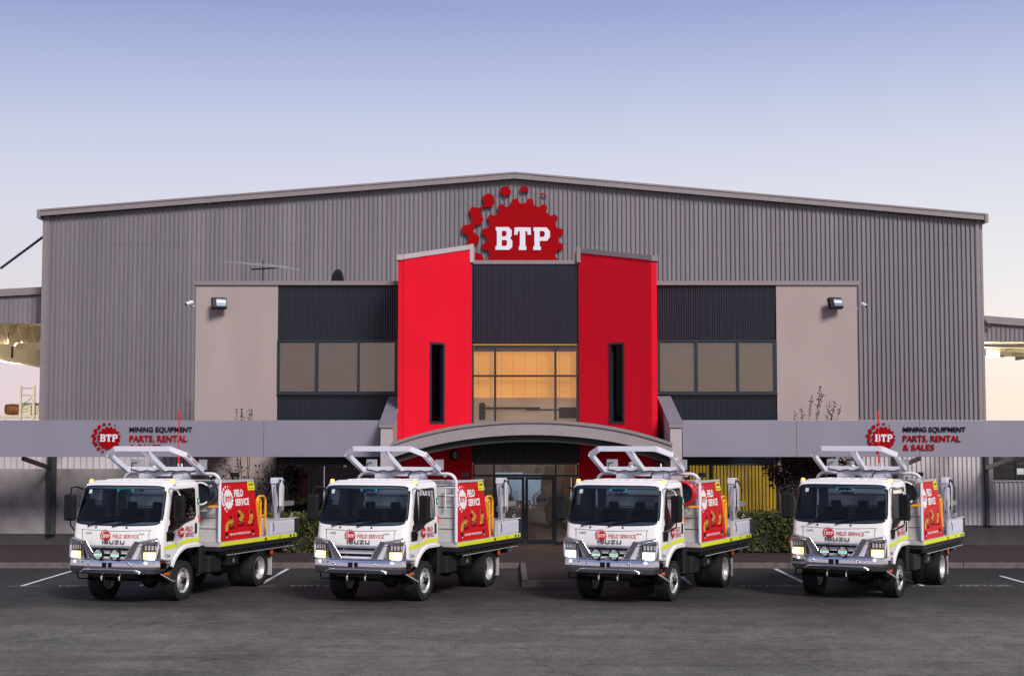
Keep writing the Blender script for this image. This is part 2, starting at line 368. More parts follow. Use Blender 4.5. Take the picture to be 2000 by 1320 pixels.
    def flat(s, vf, O, U, V, k, w=None, h=None, off=0.0, keep=False):
        """lay a 2-D mesh (verts, faces) in the plane O,U,V; w,h fit its bounding box"""
        vs, fs = vf
        U = Vector(U).normalized(); V = Vector(V).normalized(); N = U.cross(V).normalized(); O = Vector(O)
        sx_ = sy_ = 1; x0 = y0 = 0
        if w is not None:
            x0 = min(v[0] for v in vs); x1 = max(v[0] for v in vs); y0 = min(v[1] for v in vs); y1 = max(v[1] for v in vs)
            sx_ = w / (x1 - x0); sy_ = (h / (y1 - y0)) if h else sx_
        return s.add([O + U * ((v[0] - x0) * sx_) + V * ((v[1] - y0) * sy_) + N * (v[2] + off) for v in vs], fs, k)
    def build(s, name, parent=None, bevel=0, seg=2, autosmooth=None):
        me = bpy.data.meshes.new(name); me.from_pydata([tuple(v) for v in s.v], [], s.f)
        for k in s.ms: me.materials.append(K[k])
        for p, i, sm in zip(me.polygons, s.m, s.sm): p.material_index = i; p.use_smooth = sm
        me.update()
        o = bpy.data.objects.new(name, me); col.objects.link(o)
        if parent is not None: o.parent = parent
        if bevel:
            b2 = o.modifiers.new('edge', 'BEVEL'); b2.width = bevel; b2.segments = seg; b2.limit_method = 'ANGLE'; b2.angle_limit = R(40)
            b2.harden_normals = False
        return o

def tag(o, label=None, cat=None, group=None, kind=None):
    if label: o['label'] = label
    if cat: o['category'] = cat
    if group: o['group'] = group
    if kind: o['kind'] = kind
    return o
def thing(name, label, cat, loc=(0, 0, 0), rz=0, group=None):
    o = bpy.data.objects.new(name, None); col.objects.link(o); o.location = loc; o.rotation_euler = (0, 0, rz)
    o.empty_display_size = .3
    return tag(o, label, cat, group)
def kids(o): return [c for c in bpy.data.objects if c.parent == o]
def copy_tree(o, parent=None):
    c = o.copy(); col.objects.link(c)
    if parent is not None: c.parent = parent
    for ch in kids(o): copy_tree(ch, c)
    return c

_cache = {}
def curve_mesh(c):
    o = bpy.data.objects.new('tmp', c); col.objects.link(o)
    bpy.context.view_layer.update()
    dg = bpy.context.evaluated_depsgraph_get()
    me = bpy.data.meshes.new_from_object(o.evaluated_get(dg), depsgraph=dg)
    r = ([tuple(v.co) for v in me.vertices], [tuple(p.vertices) for p in me.polygons])
    bpy.data.objects.remove(o); bpy.data.curves.remove(c); bpy.data.meshes.remove(me)
    return r
def text2d(t, bold=0.0, ext=0.0, sp=1.0):
    key = ('t', t, bold, ext, sp)
    if key not in _cache:
        c = bpy.data.curves.new('tmp', 'FONT'); c.body = t; c.size = 1; c.offset = bold; c.extrude = ext; c.resolution_u = 3; c.space_character = sp
        c.fill_mode = 'BOTH' if ext else 'FRONT'
        _cache[key] = curve_mesh(c)
    return _cache[key]
def poly2d(loops, ext=0.0):
    c = bpy.data.curves.new('tmp', 'CURVE'); c.dimensions = '2D'; c.fill_mode = 'BOTH' if ext else 'FRONT'; c.extrude = ext
    for lp in loops:
        s = c.splines.new('POLY'); s.points.add(len(lp) - 1); s.use_cyclic_u = True
        for p, q in zip(s.points, lp): p.co = (q[0], q[1], 0, 1)
    return curve_mesh(c)

# logo, in gear radii, centre of the gear at the origin
def zz(pts, c=(1015, 912), s=630): return [((x - c[0]) / s, (c[1] - y) / s) for x, y in pts]
BTP = [[zz([(605, 725), (800, 725), (848, 770), (848, 860), (825, 895), (858, 935), (858, 1030), (810, 1075), (600, 1075), (600, 1020), (622, 1015), (622, 785), (605, 780)]),
        zz([(698, 785), (755, 785), (768, 800), (768, 850), (750, 868), (698, 868)]), zz([(698, 925), (760, 925), (775, 940), (775, 1000), (757, 1015), (698, 1015)])],
       [zz([(892, 730), (1138, 730), (1143, 845), (1090, 845), (1085, 790), (1057, 790), (1057, 1020), (1072, 1020), (1072, 1077), (957, 1077), (957, 1020), (972, 1020), (972, 790), (945, 790), (935, 845), (887, 845)])],
       [zz([(1180, 730), (1380, 730), (1432, 790), (1432, 880), (1385, 938), (1275, 938), (1275, 1020), (1293, 1020), (1293, 1078), (1177, 1078), (1177, 1020), (1195, 1020), (1195, 790), (1180, 785)]),
        zz([(1275, 788), (1335, 788), (1352, 810), (1352, 855), (1335, 877), (1275, 877)])]]
BLOBS = [zz([(490, 203), (575, 245), (585, 360), (535, 425), (430, 415), (398, 260)]),
         zz([(240, 412), (350, 432), (420, 385), (437, 410), (375, 465), (372, 520), (420, 595), (385, 680), (285, 700), (262, 800), (350, 865), (350, 950), (300, 990), (265, 1110), (390, 1140), (440, 1250), (380, 1330), (270, 1330), (230, 1220), (150, 1130), (180, 940), (180, 860), (85, 800), (98, 705), (215, 680), (250, 595), (190, 495)]),
         zz([(770, 92), (838, 160), (838, 210), (755, 255), (668, 205), (680, 118)]),
         zz([(1010, 90), (1108, 125), (1105, 185), (1000, 187), (975, 130)]), zz([(1310, 195), (1385, 235), (1380, 250), (1295, 215)])]
LOWBLOBS = [zz([(430, 1370), (560, 1400), (580, 1500), (480, 1560), (390, 1480)]), zz([(650, 1560), (760, 1570), (770, 1640), (690, 1690), (620, 1640)])]
def gear(nt_=16, cut=None, root=.88):
    pts = []
    for i in range(nt_):
        a0 = 2 * PI * (i + .5) / nt_ + PI / 2
        for da, r in ((-.30, root), (-.15, 1), (.15, 1), (.30, root)):
            a = a0 + da * 2 * PI / nt_; pts.append((math.cos(a) * r, math.sin(a) * r))
    if cut is not None: pts = [(x, max(y, cut)) for x, y in pts]
    return pts
def cut_poly(pts, cut):
    out = []
    for i, p in enumerate(pts):
        q = pts[(i + 1) % len(pts)]
        if p[1] >= cut: out.append(p)
        if (p[1] >= cut) != (q[1] >= cut):
            t = (cut - p[1]) / (q[1] - p[1]); out.append((p[0] + t * (q[0] - p[0]), cut))
    return out
def scl(l, s): return [(a * s, b * s) for a, b in l]
def logo(mb, O, U, V, r, kgear, kletter, off=.004, ext=0.0, cut=None, low=True, sx=1.0, letters=True):
    tf = lambda l: [(a * r * sx, b * r) for a, b in l]
    g = gear() if cut is None else cut_poly(gear(), cut)
    mb.flat(poly2d([tf(g)], ext), O, U, V, kgear, off=off)
    for bl in BLOBS + (LOWBLOBS if low else []):
        b2 = bl if cut is None else cut_poly(bl, cut)
        if len(b2) > 2: mb.flat(poly2d([tf(b2)], ext), O, U, V, kgear, off=off)
    if letters:
        for L in BTP: mb.flat(poly2d([tf(l) for l in L], ext), O, U, V, kletter, off=off + .004 + 2 * ext)
    return mb
def corr(mb, x0, x1, Y, z0, ztop, pitch, depth, k, kind='trap', rib=.32):
    """ribbed sheet facing -y between x0 and x1, ztop a number or a function of x"""
    zt = ztop if callable(ztop) else (lambda x: ztop)
    xs = []; n = max(1, round((x1 - x0) / pitch)); p = (x1 - x0) / n
    for i in range(n):
        a = x0 + i * p
        if kind == 'trap':
            for fx, d in ((0, 0), (1 - rib, 0), (1 - rib * .58, 1), (1 - rib * .42, 1)): xs.append((a + fx * p, d * depth))
        else:
            for j in range(6): xs.append((a + p * j / 6, depth * (.5 - .5 * math.cos(2 * PI * j / 6))))
    xs.append((x1, 0))
    vs = []; fs = []
    for x, d in xs: vs += [(x, Y - d, z0), (x, Y - d, zt(x))]
    for i in range(len(xs) - 1): fs.append((2 * i, 2 * i + 2, 2 * i + 3, 2 * i + 1))
    return mb.add(vs, fs, k, kind != 'trap')

exec_order = None
# ================================================================== GROUND
def sheet(name, poly, z, k, kind='structure'):
    mb = MB(); mb.add([(x, y, z) for x, y in poly], [tuple(range(len(poly)))], k)
    return tag(mb.build(name), kind=kind)
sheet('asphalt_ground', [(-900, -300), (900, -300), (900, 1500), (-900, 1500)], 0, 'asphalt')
KY = 41.35; PADX0, PADX1, PADY = .2, 2.75, 36.0
mb = MB(); KT = .14
def kerbrun(p, q, w=.16):
    p = Vector((*p, 0)); q = Vector((*q, 0)); t = (q - p).normalized(); L = (q - p).length; n = max(1, round(L / 2.4))
    for i in range(n):
        a = p + t * (L * i / n + .006); b2 = p + t * (L * (i + 1) / n - .006)
        s_ = Vector((-t.y, t.x, 0)) * w
        vs = [a, b2, b2 + s_, a + s_]
        top = [v + s_ * (.12 if j < 2 else 0) + Vector((0, 0, KT)) for j, v in enumerate(vs)]
        mb.add(vs + top, [(4, 5, 6, 7), (0, 1, 5, 4), (1, 2, 6, 5), (2, 3, 7, 6), (3, 0, 4, 7)], 'kerb')
kerbrun((-40, KY), (PADX0, KY)); kerbrun((PADX0 - .0, KY + .16), (PADX0 + .02, PADY)); kerbrun((PADX0 + .02, PADY), (PADX1, PADY), .3)
kerbrun((PADX1, PADY + .3), (PADX1, KY + .16)); kerbrun((PADX1, KY), (40, KY))
tag(mb.build('kerb', bevel=.015), kind='structure')
mb = MB()
mb.add([(-40, KY + .165, KT - .006), (40, KY + .165, KT - .006), (40, 62, KT - .006), (-40, 62, KT - .006)], [(0, 1, 2, 3)], 'paving')
mb.add([(PADX0 + .17, PADY + .3, KT - .006), (PADX1 - .0, PADY + .3, KT - .006), (PADX1 - .0, KY + .165, KT - .006), (PADX0 + .17, KY + .165, KT - .006)], [(0, 1, 2, 3)], 'paving')
tag(mb.build('brick_pavement'), kind='structure')
mb = MB()
for x in (-14.2, -11.5, -8.72, -5.96, 4.25, 7.0, 9.65, 12.3, 15.0):
    ye = 39.0 if x > 12 else 41.2
    mb.add([(x - .05, 36.35, .004), (x + .05, 36.35, .004), (x + .05, ye, .004), (x - .05, ye, .004)], [(0, 1, 2, 3)], 'line')
    mb.add([(x - .32, 36.25, .004), (x + .45, 36.25, .004), (x + .45, 36.33, .004), (x - .32, 36.33, .004)], [(0, 1, 2, 3)], 'linefaint')
tag(mb.build('parking_lines'), kind='structure')
mb = MB()
for x in (-10.7, -5.25, 5.3, 10.4):
    mb.flat(text2d('VISITOR', .01), (x, 36.2, .004), (1, 0, 0), (0, 1, 0), 'linefaint', w=1.35, h=.42)
tag(mb.build('parking_lettering'), kind='structure')

# ================================================================== SHED
SY = 62.0
sxl, sxr = P(80, 800, SY).x, P(1922, 800, SY).x
rx = PX(1005, SY); zr = PZ(343, SY); zl = P(87, 416, SY).z; zrr = P(1918, 424, SY).z
def shedtop(x): return zl + (zr - zl) * (x - sxl) / (rx - sxl) if x < rx else zr + (zrr - zr) * (x - rx) / (sxr - rx)
shed = thing('warehouse', 'large grey ribbed metal warehouse with a low gable, rising behind the red fronted office', 'warehouse', (rx, SY, 0))
def sub(o, root):  # children keep world coordinates
    o.parent = root; o.location = (-root.location.x, -root.location.y, -root.location.z); return o
mb = MB(); corr(mb, sxl, sxr, SY, 0, lambda x: shedtop(x) - .05, .1835, .075, 'shed', rib=.44)
sub(mb.build('front_wall'), shed)
mb = MB()
for x, nz_ in ((sxl, 1), (sxr, -1)):
    zt = zl if x == sxl else zrr
    vs = [(x, SY, 0), (x, 120, 0), (x, 120, zt - .05), (x, SY, zt - .05)]
    mb.add(vs, [(0, 1, 2, 3) if nz_ < 0 else (3, 2, 1, 0)], 'shed')
    mb.box((x - .06 * nz_, SY - .06, 0), (x + .2 * nz_, SY - .051, zt - .1), 'trim')
mb.add([(sxl, 120, 0), (sxr, 120, 0), (sxr, 120, zrr - .05), (rx, 120, zr - .05), (sxl, 120, zl - .05)], [(4, 3, 2, 1, 0)], 'shed')
sub(mb.build('side_wall'), shed)
mb = MB(); ov = .16
for (xa, za, xb, zb) in ((sxl - ov, zl, rx, zr), (rx, zr, sxr + ov, zrr)):
    vs = [(xa, SY - .25, za), (xb, SY - .25, zb), (xb, 120.2, zb), (xa, 120.2, za)]
    mb.add(vs + [(x, y, z + .06) for x, y, z in vs], [(3, 2, 1, 0), (4, 5, 6, 7), (0, 1, 5, 4), (2, 3, 7, 6), (3, 0, 4, 7)], 'shed')
sub(mb.build('roof'), shed)
mb = MB()
for (xa, za, xb, zb) in ((sxl - ov, zl, rx, zr), (rx, zr, sxr + ov, zrr)):
    vs = [(xa, SY - .3, za - .17), (xb, SY - .3, zb - .17), (xb, SY - .3, zb + .08), (xa, SY - .3, za + .08)]
    mb.add(vs + [(x, y + .045, z) for x, y, z in vs], [(0, 1, 2, 3), (7, 6, 5, 4), (0, 4, 5, 1), (2, 6, 7, 3)], 'trim')
    mb.add([(xa, SY - .33, za + .03), (xb, SY - .33, zb + .03), (xb, SY - .33, zb + .1), (xa, SY - .33, za + .1), (xa, SY - .301, za + .1), (xb, SY - .301, zb + .1), (xa, SY - .301, za + .03), (xb, SY - .301, zb + .03)],
           [(0, 1, 2, 3), (3, 2, 5, 4), (6, 7, 1, 0)], 'trim')
for x, z in ((sxl - ov, zl), (sxr + ov, zrr)):
    mb.box((x - .07, SY - .34, z - .26), (x + .07, SY + 58, z + .08), 'trim')
sub(mb.build('barge_board'), shed)
mb = MB()
a = P(85, 445, SY); b_ = P(-15, 519, SY)
mb.tube([(a.x, SY + 1, a.z), (b_.x, SY + 1, b_.z)], .055, 'darksteel'); sub(mb.build('roof_stay'), shed); mb = MB()
a = P(1921, 606, SY); b_ = P(1950, 636, SY)
mb.tube([(a.x, SY + 1, a.z), (b_.x, SY + 1, b_.z)], .055, 'darksteel')
sub(mb.build('roof_stay'), shed)

# side awnings of the warehouse
def awning(label, x0, x1, py0, py1, pyb, Yf, side):
    a = P(x0, py0, Yf); b2 = P(x1, py1, Yf); zb = PZ(pyb, Yf); xi, xo = a.x, b2.x
    t = thing('side_awning', label, 'awning', (xi, Yf, 0), group='lit awnings on the sides of the warehouse')
    top = lambda x: a.z + (b2.z - a.z) * (x - xi) / (xo - xi)
    mb = MB(); corr(mb, min(xi, xo), max(xi, xo), Yf, zb, lambda x: top(x) - .03, .19, .045, 'shed', rib=.38); sub(mb.build('gable_sheet'), t)
    mb = MB(); L = 16; vs = [(xi, Yf - .1, top(xi)), (xo, Yf - .1, top(xo)), (xo, Yf + L, top(xo)), (xi, Yf + L, top(xi))]
    f1 = [(0, 1, 2, 3), (7, 6, 5, 4), (0, 4, 5, 1), (2, 6, 7, 3), (1, 5, 6, 2)]
    mb.add(vs + [(x, y, z - .12) for x, y, z in vs], f1, 'cream')
    mb.bar((xi, Yf - .11, top(xi)), (xo, Yf - .11, top(xo)), .08, .3, 'trim'); sub(mb.build('roof'), t)
    mb = MB()
    for i in range(1, 6):
        y = Yf + i * 2.6
        mb.bar((xi, y, zb + .55), (xo, y, zb + .2), .16, .34, 'cream')
        n = 5
        for j in range(n):
            p = (xi + (xo - xi) * j / n, y, zb + .4); q = (xi + (xo - xi) * (j + .5) / n, y, top(xi) - .2); r_ = (xi + (xo - xi) * (j + 1) / n, y, zb + .4)
            mb.bar(p, q, .07, .07, 'cream'); mb.bar(q, r_, .07, .07, 'cream')
    for j in range(6):
        x = xi + (xo - xi) * (j + .5) / 6
        mb.bar((x, Yf + .2, top(x) - .25), (x, Yf + L, top(x) - .25), .07, .2, 'cream')
    sub(mb.build('roof_truss'), t)
    return t, zb, xi, xo
t, zb, xi, xo = awning('grey ribbed awning with cream lit trusses at the left side of the warehouse', 84, -260, 568, 586, 632, SY + 1.2, -1)
mb = MB()
gx = -21.6
mb.box((gx - .1, SY + 2, 6.9), (gx - .02, SY + 17, 7.5), 'cream'); mb.box((gx - .16, SY + 2, 6.75), (gx + .08, SY + 17, 6.895), 'cream'); mb.box((gx - .12, SY + 2, 8.45), (gx + .04, SY + 17, 8.62), 'cream')
for i in range(8):
    ya = SY + 2 + i * 1.9; mb.bar((gx, ya, 7.5), (gx, ya + .95, 8.45), .09, .09, 'cream'); mb.bar((gx, ya + .95, 8.45), (gx, ya + 1.9, 7.5), .09, .09, 'cream')
mb.box((gx - .22, SY + 2, 7.5), (gx - .14, SY + 17, 8.9), 'cream'); mb.box((sxl - 8, SY + 16.9, 7.4), (sxl - .05, SY + 17, 8.7), 'cream')
for i in range(5):
    xa = sxl - .1 - i * .8; mb.bar((xa, SY + 3.4, 7.75), (xa - .8, SY + 6, 8.6), .06, .06, 'trim')
for i in range(7): mb.box((gx - .018, SY + 2 + i * 2.2, 6.95), (gx + .05, SY + 2.08 + i * 2.2, 7.45), 'darksteel' if i % 2 else 'cream')
pb = P(0, 675, SY + 5); mb.box((sxl - 9, SY + 4.9, pb.z - .18), (sxl - .05, SY + 5.1, pb.z + .12), 'cream')
sub(mb.build('girder'), t)
def flood(px, py, Y, t, power):
    p = P(px, py, Y); mb = MB(); mb.box(p + Vector((-.26, -.10, -.18)), p + Vector((.26, .1, .18)), 'cream'); sub(mb.build('lamp_housing', bevel=.02), t)
    mb = MB(); mb.sphere(p + Vector((0, -.14, -.05)), .15, 'floodlamp', 14, (1.3, .5, .9)); sub(mb.build('lamp'), t)
    l = bpy.data.lights.new('awning_lamp', 'POINT'); l.energy = power; l.color = (1, .86, .58); l.shadow_soft_size = .3
    o = bpy.data.objects.new('awning_lamp', l); col.objects.link(o); o.location = p + Vector((-.3, -.1, -.55))
flood(3, 688, SY + 4.4, t, 3600)
t, zb, xi, xo = awning('grey ribbed awning with a bright floodlight at the right side of the warehouse', 1921, 2260, 624, 650, 668, SY + 1.2, 1)
mb = MB(); pb = P(1960, 676, SY + 2); mb.box((sxr + .05, SY + 1.9, pb.z - .06), (sxr + 8, SY + 2.1, pb.z + .1), 'trim')
pb = P(1960, 671, SY + 3.2); mb.box((sxr + .02, SY + 3.1, pb.z - .1), (sxr + 8, SY + 3.2, pb.z + .25), 'cream'); sub(mb.build('girder'), t)
flood(1940, 690, SY + 3.2, t, 1500)

# ================================================================== OFFICE
OY = 49.0
office = thing('office_building', 'two storey office with red angled front walls, navy corrugated bands and an arched entry', 'office building', (PX(1028, OY), OY, 0))
def osub(mb, name, bevel=0, par=None):
    o = mb.build(name, None, bevel)
    return sub(o, office) if par is None else (setattr(o, 'parent', par) or o)
def psub(mb, name, par, bevel=0):  # sub-part of an office part
    o = mb.build(name, None, bevel); o.parent = par; return o
ZT = PZ(557, OY)
XL, XL1, XL2 = PX(379, OY), PX(540, OY), PX(779, OY)
XR2, XR1, XR = PX(1282, OY), PX(1519, OY), PX(1677, OY)
zwt, zwb = PZ(664, OY), PZ(769, OY)
# rendered end panels with the side walls
for (xa, xb, xs) in ((XL, XL1, XL), (XR1, XR, XR)):
    mb = MB()
    mb.box((xa, OY, 0), (xb, OY + .2, ZT), 'beige')
    if xs == XL: mb.box((xs, OY + .2, 0), (xs + .2, SY - .1, ZT), 'beige')
    else: mb.box((xs - .2, OY + .2, 0), (xs, SY - .1, ZT), 'beige')
    o = osub(mb, 'rendered_wall')
# navy bands, window rows
zc_t, zc_b = PZ(905, OY), PZ(1003, OY)
def win_row(x0, x1, panes, side):
    mb = MB(); corr(mb, x0, x1, OY + .08, zwt, ZT, .0765, .028, 'navy', 'sine'); osub(mb, 'corrugated_band')
    mb = MB(); corr(mb, x0, x1, OY + .08, zc_t, zwb, .0765, .028, 'navy', 'sine'); osub(mb, 'corrugated_band')
    mb = MB()
    d0, d1 = OY - .03, OY + .14
    mb.box((x0, d0, zwt - .05), (x1, d1, zwt), 'frame'); mb.box((x0, d0, zwb), (x1, d1, zwb + .05), 'frame')
    mb.box((x0, d0 - .03, zwb - .03), (x1, d0 - .002, zwb + .012), 'frame')
    zz0, zz1 = zwb + .05, zwt - .05
    edges = [x0] + [v for p in panes for v in (PX(p[0], OY), PX(p[1], OY))] + [x1]
    for i in range(0, len(edges), 2): mb.box((edges[i], d0, zz0), (edges[i + 1], d1, zz1), 'frame')
    for i in range(1, len(edges) - 1, 2):
        a, b2 = edges[i], edges[i + 1]
        for q in ((a, b2, zz0, zz0 + .03), (a, b2, zz1 - .03, zz1)): mb.box((q[0], d0 + .03, q[2]), (q[1], d1, q[3]), 'frame')
    f = osub(mb, 'window')
    for i, p in enumerate(panes):
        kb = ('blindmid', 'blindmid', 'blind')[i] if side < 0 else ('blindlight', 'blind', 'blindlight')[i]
        mb = MB(); a, b2 = PX(p[0], OY), PX(p[1], OY)
        mb.quad((a, OY + .06, zz0), (b2, OY + .06, zz0), (b2, OY + .06, zz1), (a, OY + .06, zz1), 'upperglass')
        psub(mb, 'pane', f)
        mb = MB(); n = 34
        for j in range(n):
            z = zz0 + (zz1 - zz0) * j / n; h = (zz1 - zz0) / n
            mb.quad((a, OY + .125, z), (b2, OY + .125, z), (b2, OY + .11, z + h * .94), (a, OY + .11, z + h * .94), kb)
        mb.quad((a, OY + .15, zz0), (b2, OY + .15, zz0), (b2, OY + .15, zz1), (a, OY + .15, zz1), kb)
        psub(mb, 'blind', f)
    # ground floor glazing
    zt, zb = zc_t, zc_b
    mb = MB(); mb.box((x0, d0, zt - .06), (x1, d1, zt), 'frame'); mb.box((x0, d0, zb), (x1, d1, zb + .06), 'frame')
    mx_ = [x0, x0 + (x1 - x0) * .27, x0 + (x1 - x0) * .52, x1] if side < 0 else [x0, x0 + (x1 - x0) * .28, x0 + (x1 - x0) * .46, x1]
    for x in mx_: mb.box((max(x0, x - .05), d0, zb + .06), (min(x1, x + .05), d1, zt - .06), 'frame')
    f = osub(mb, 'window')
    mb = MB(); mb.quad((x0, OY + .06, zb), (x1, OY + .06, zb), (x1, OY + .06, zt), (x0, OY + .06, zt), 'darkglass' if side < 0 else 'officeglass'); psub(mb, 'pane', f)
    mb = MB(); mb.box((x0, OY + .02, 0), (x1, OY + .2, zb), 'plinth'); osub(mb, 'base_wall')
    if side < 0:
        mb = MB(); mb.box((x0, OY + 3, 0), (x1, OY + 3.1, zt), 'roomdark'); mb.box((x0, OY + .2, zt + .01), (x1, OY + 3, zt + .05), 'roomdark')
        mb.box((x0 + .6, OY + 1.2, .6), (x0 + 1.9, OY + 1.9, 1.3), 'roomdark'); psub(mb, 'dark_room', f)
    else:
        mb = MB(); x = x0 + .04
        while x < x1 - .1:
            w = .076
            mb.quad((x, OY + .24, zb), (x + w, OY + .21, zb), (x + w, OY + .21, zt), (x, OY + .24, zt), 'slat'); x += .112
        psub(mb, 'vertical_blind', f)
        mb = MB(); mb.box((x0, OY + 1, 0), (x1, OY + 1.1, zt), 'roomdark'); psub(mb, 'dark_room', f)
win_row(XL1, XL2 + .1, [(544, 614), (620, 697), (701, 770)], -1)
win_row(XR2 - .1, XR1, [(1290, 1358), (1364, 1440), (1445, 1513)], 1)
# red angled fronts
IY, UY = 48.6, 46.7
def redfront(xo, xi_, pyo, pyi, pt, sgn):
    o = Vector((PX(xo, UY) + (-.0 if sgn > 0 else .0), UY, 0)); i = Vector((PX(xi_, IY), IY, 0))
    zo, zi = PZ(pyo, UY), PZ(pyi, IY)
    u = (i - o); L = u.length; u.normalize(); n = Vector((u.y, -u.x, 0))
    if n.y > 0: n = -n
    # slot window opening in wall coordinates
    tgt = []
    for px in pt[:2]:
        k = (px - 1000) / F; s_ = (k * o.y - o.x) / (u.x - k * u.y); tgt.append(s_)
    s0, s1 = sorted(tgt); ym = (o + u * s0).y
    z1, z0 = PZ(pt[2], ym), PZ(pt[3], ym)
    T = .25
    mb = MB()
    def slab(a, b2, za, zb2, zc_, zd):
        pa, pb = o + u * a, o + u * b2
        f = [pa + Vector((0, 0, za)), pb + Vector((0, 0, zb2)), pb + Vector((0, 0, zc_)), pa + Vector((0, 0, zd))]
        bk = [v - n * T for v in f]
        fs = [(0, 1, 2, 3), (7, 6, 5, 4), (0, 4, 5, 1), (1, 5, 6, 2), (2, 6, 7, 3), (3, 7, 4, 0)]
        if (f[1] - f[0]).cross(f[3] - f[0]).dot(n) < 0: fs = [q[::-1] for q in fs]
        mb.add(f + bk, fs, 'red')
    tp = lambda a: zo + (zi - zo) * a / L
    slab(0, s0, 0, 0, tp(s0), tp(0)); slab(s1, L, 0, 0, tp(L), tp(s1)); slab(s0, s1, 0, 0, z0, z0); slab(s0, s1, z1, z1, tp(s1), tp(s0))
    # outer end face and return, inner return
    e = .17 * (1 if sgn < 0 else -1)
    mb.box((o.x - e, o.y + .02, 0), (o.x - e * .02, OY + 1.5, zo - .02), 'red')
    mb.box((i.x - (.2 if sgn < 0 else 0), i.y + .3, 0), (i.x + (0 if sgn < 0 else .2), OY + 1.5, zi), 'red')
    w = osub(mb, 'red_wall')
    mb = MB(); kk = 'trimlight' if sgn < 0 else 'trim'  # lit left and shaded right flashing: light put into the colour
    def cap(a, b2, za, zb2, h, pr=.03, k=kk):
        pa, pb = o + u * a, o + u * b2
        f = [pa + n * pr + Vector((0, 0, za - h)), pb + n * pr + Vector((0, 0, zb2 - h)), pb + n * pr + Vector((0, 0, zb2 + .03)), pa + n * pr + Vector((0, 0, za + .03))]
        bk = [v - n * (T + .06) for v in f]
        fs = [(0, 1, 2, 3), (7, 6, 5, 4), (0, 4, 5, 1), (1, 5, 6, 2), (2, 6, 7, 3), (3, 7, 4, 0)]
        if (f[1] - f[0]).cross(f[3] - f[0]).dot(n) < 0: fs = [q_[::-1] for q_ in fs]
        mb.add(f + bk, fs, k)
    cap(-.02, L + .02, tp(0), tp(L), .12)
    zside = PZ(513, IY)
    mb.box((i.x - .06, i.y - .09, zside), (i.x + .06, i.y + 1.5, zi + .028), kk)
    mb.box((o.x - e * 1.25, o.y - .03, zo - .14), (o.x - e * .1, OY + 1.5, zo + .03), kk); mb.box((o.x - e * 1.25, OY - .09, ZT), (o.x - e * 1.02, OY + 1.5, zo - .145), 'trim')
    psub(mb, 'flashing', w)
    mb = MB()
    def fr(a, b2, za, zb2, d0=-.02, d1=.18):
        pa, pb = o + u * a, o + u * b2
        f = [pa - n * d0 + Vector((0, 0, za)), pb - n * d0 + Vector((0, 0, za)), pb - n * d0 + Vector((0, 0, zb2)), pa - n * d0 + Vector((0, 0, zb2))]
        bk = [v - n * (d1 - d0) for v in f]
        fs = [(0, 1, 2, 3), (7, 6, 5, 4), (0, 4, 5, 1), (1, 5, 6, 2), (2, 6, 7, 3), (3, 7, 4, 0)]
        if (f[1] - f[0]).cross(f[3] - f[0]).dot(n) < 0: fs = [q_[::-1] for q_ in fs]
        mb.add(f + bk, fs, 'frame')
    fr(s0, s0 + .07, z0, z1); fr(s1 - .07, s1, z0, z1); fr(s0 + .07, s1 - .07, z1 - .07, z1); fr(s0 + .07, s1 - .07, z0, z0 + .07)
    f = osub(mb, 'slot_window')
    mb = MB(); pa, pb = o + u * s0 - n * .12, o + u * s1 - n * .12
    mb.quad(pa + Vector((0, 0, z0)), pb + Vector((0, 0, z0)), pb + Vector((0, 0, z1)), pa + Vector((0, 0, z1)), 'slotglass'); psub(mb, 'pane', f)
    mb = MB(); pa, pb = o + u * (s0 - .3) - n * .6, o + u * (s1 + .3) - n * .6
    mb.quad(pa + Vector((0, 0, z0)), pb + Vector((0, 0, z0)), pb + Vector((0, 0, z1)), pa + Vector((0, 0, z1)), 'roomdark'); psub(mb, 'dark_room', f)
    return o, i, zo, zi
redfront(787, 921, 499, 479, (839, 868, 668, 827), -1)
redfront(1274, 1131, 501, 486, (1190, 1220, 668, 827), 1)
# centre bay
CY = 48.7
cx0, cx1 = PX(921, CY) - .12, PX(1131, CY) + .12
cz = [PZ(y, CY) for y in (516, 672, 815)]
mb = MB(); corr(mb, cx0, cx1, CY, cz[1], cz[0], .0765, .028, 'navy', 'sine'); osub(mb, 'corrugated_band')
mb = MB(); mb.box((cx0, CY - .06, cz[0] - .0), (cx1, CY + .3, cz[0] + .12), 'trim'); osub(mb, 'parapet_cap')
mb = MB(); wx = [PX(v, CY) for v in (923, 967, 1085, 1128)]; wz = [PZ(v, CY) for v in (676, 734, 818)]
for x in wx: mb.box((x - .035, CY - .05, wz[2] - .6), (x + .035, CY + .08, wz[0] + .03), 'frame')
for i in range(3):
    for z in ((wz[0], wz[1], wz[2] - .58)): mb.box((wx[i] + .035, CY - .05, z - .03), (wx[i + 1] - .035, CY + .08, z + .03), 'frame')
f = osub(mb, 'window')
mb = MB(); mb.quad((wx[0], CY + .02, wz[2] - .6), (wx[3], CY + .02, wz[2] - .6), (wx[3], CY + .02, wz[0]), (wx[0], CY + .02, wz[0]), 'officeglass'); psub(mb, 'pane', f)
mb = MB(); zq = PZ(776, CY)
mb.quad((wx[0], CY + .3, zq), (wx[3], CY + .3, zq), (wx[3], CY + .3, wz[0] + .1), (wx[0], CY + .3, wz[0] + .1), 'litblind')
mb.quad((wx[0], CY + .55, wz[2] - .6), (wx[3], CY + .55, wz[2] - .6), (wx[3], CY + .55, zq + .05), (wx[0], CY + .55, zq + .05), 'dimblind'); psub(mb, 'lit_blind', f)
mb = MB()
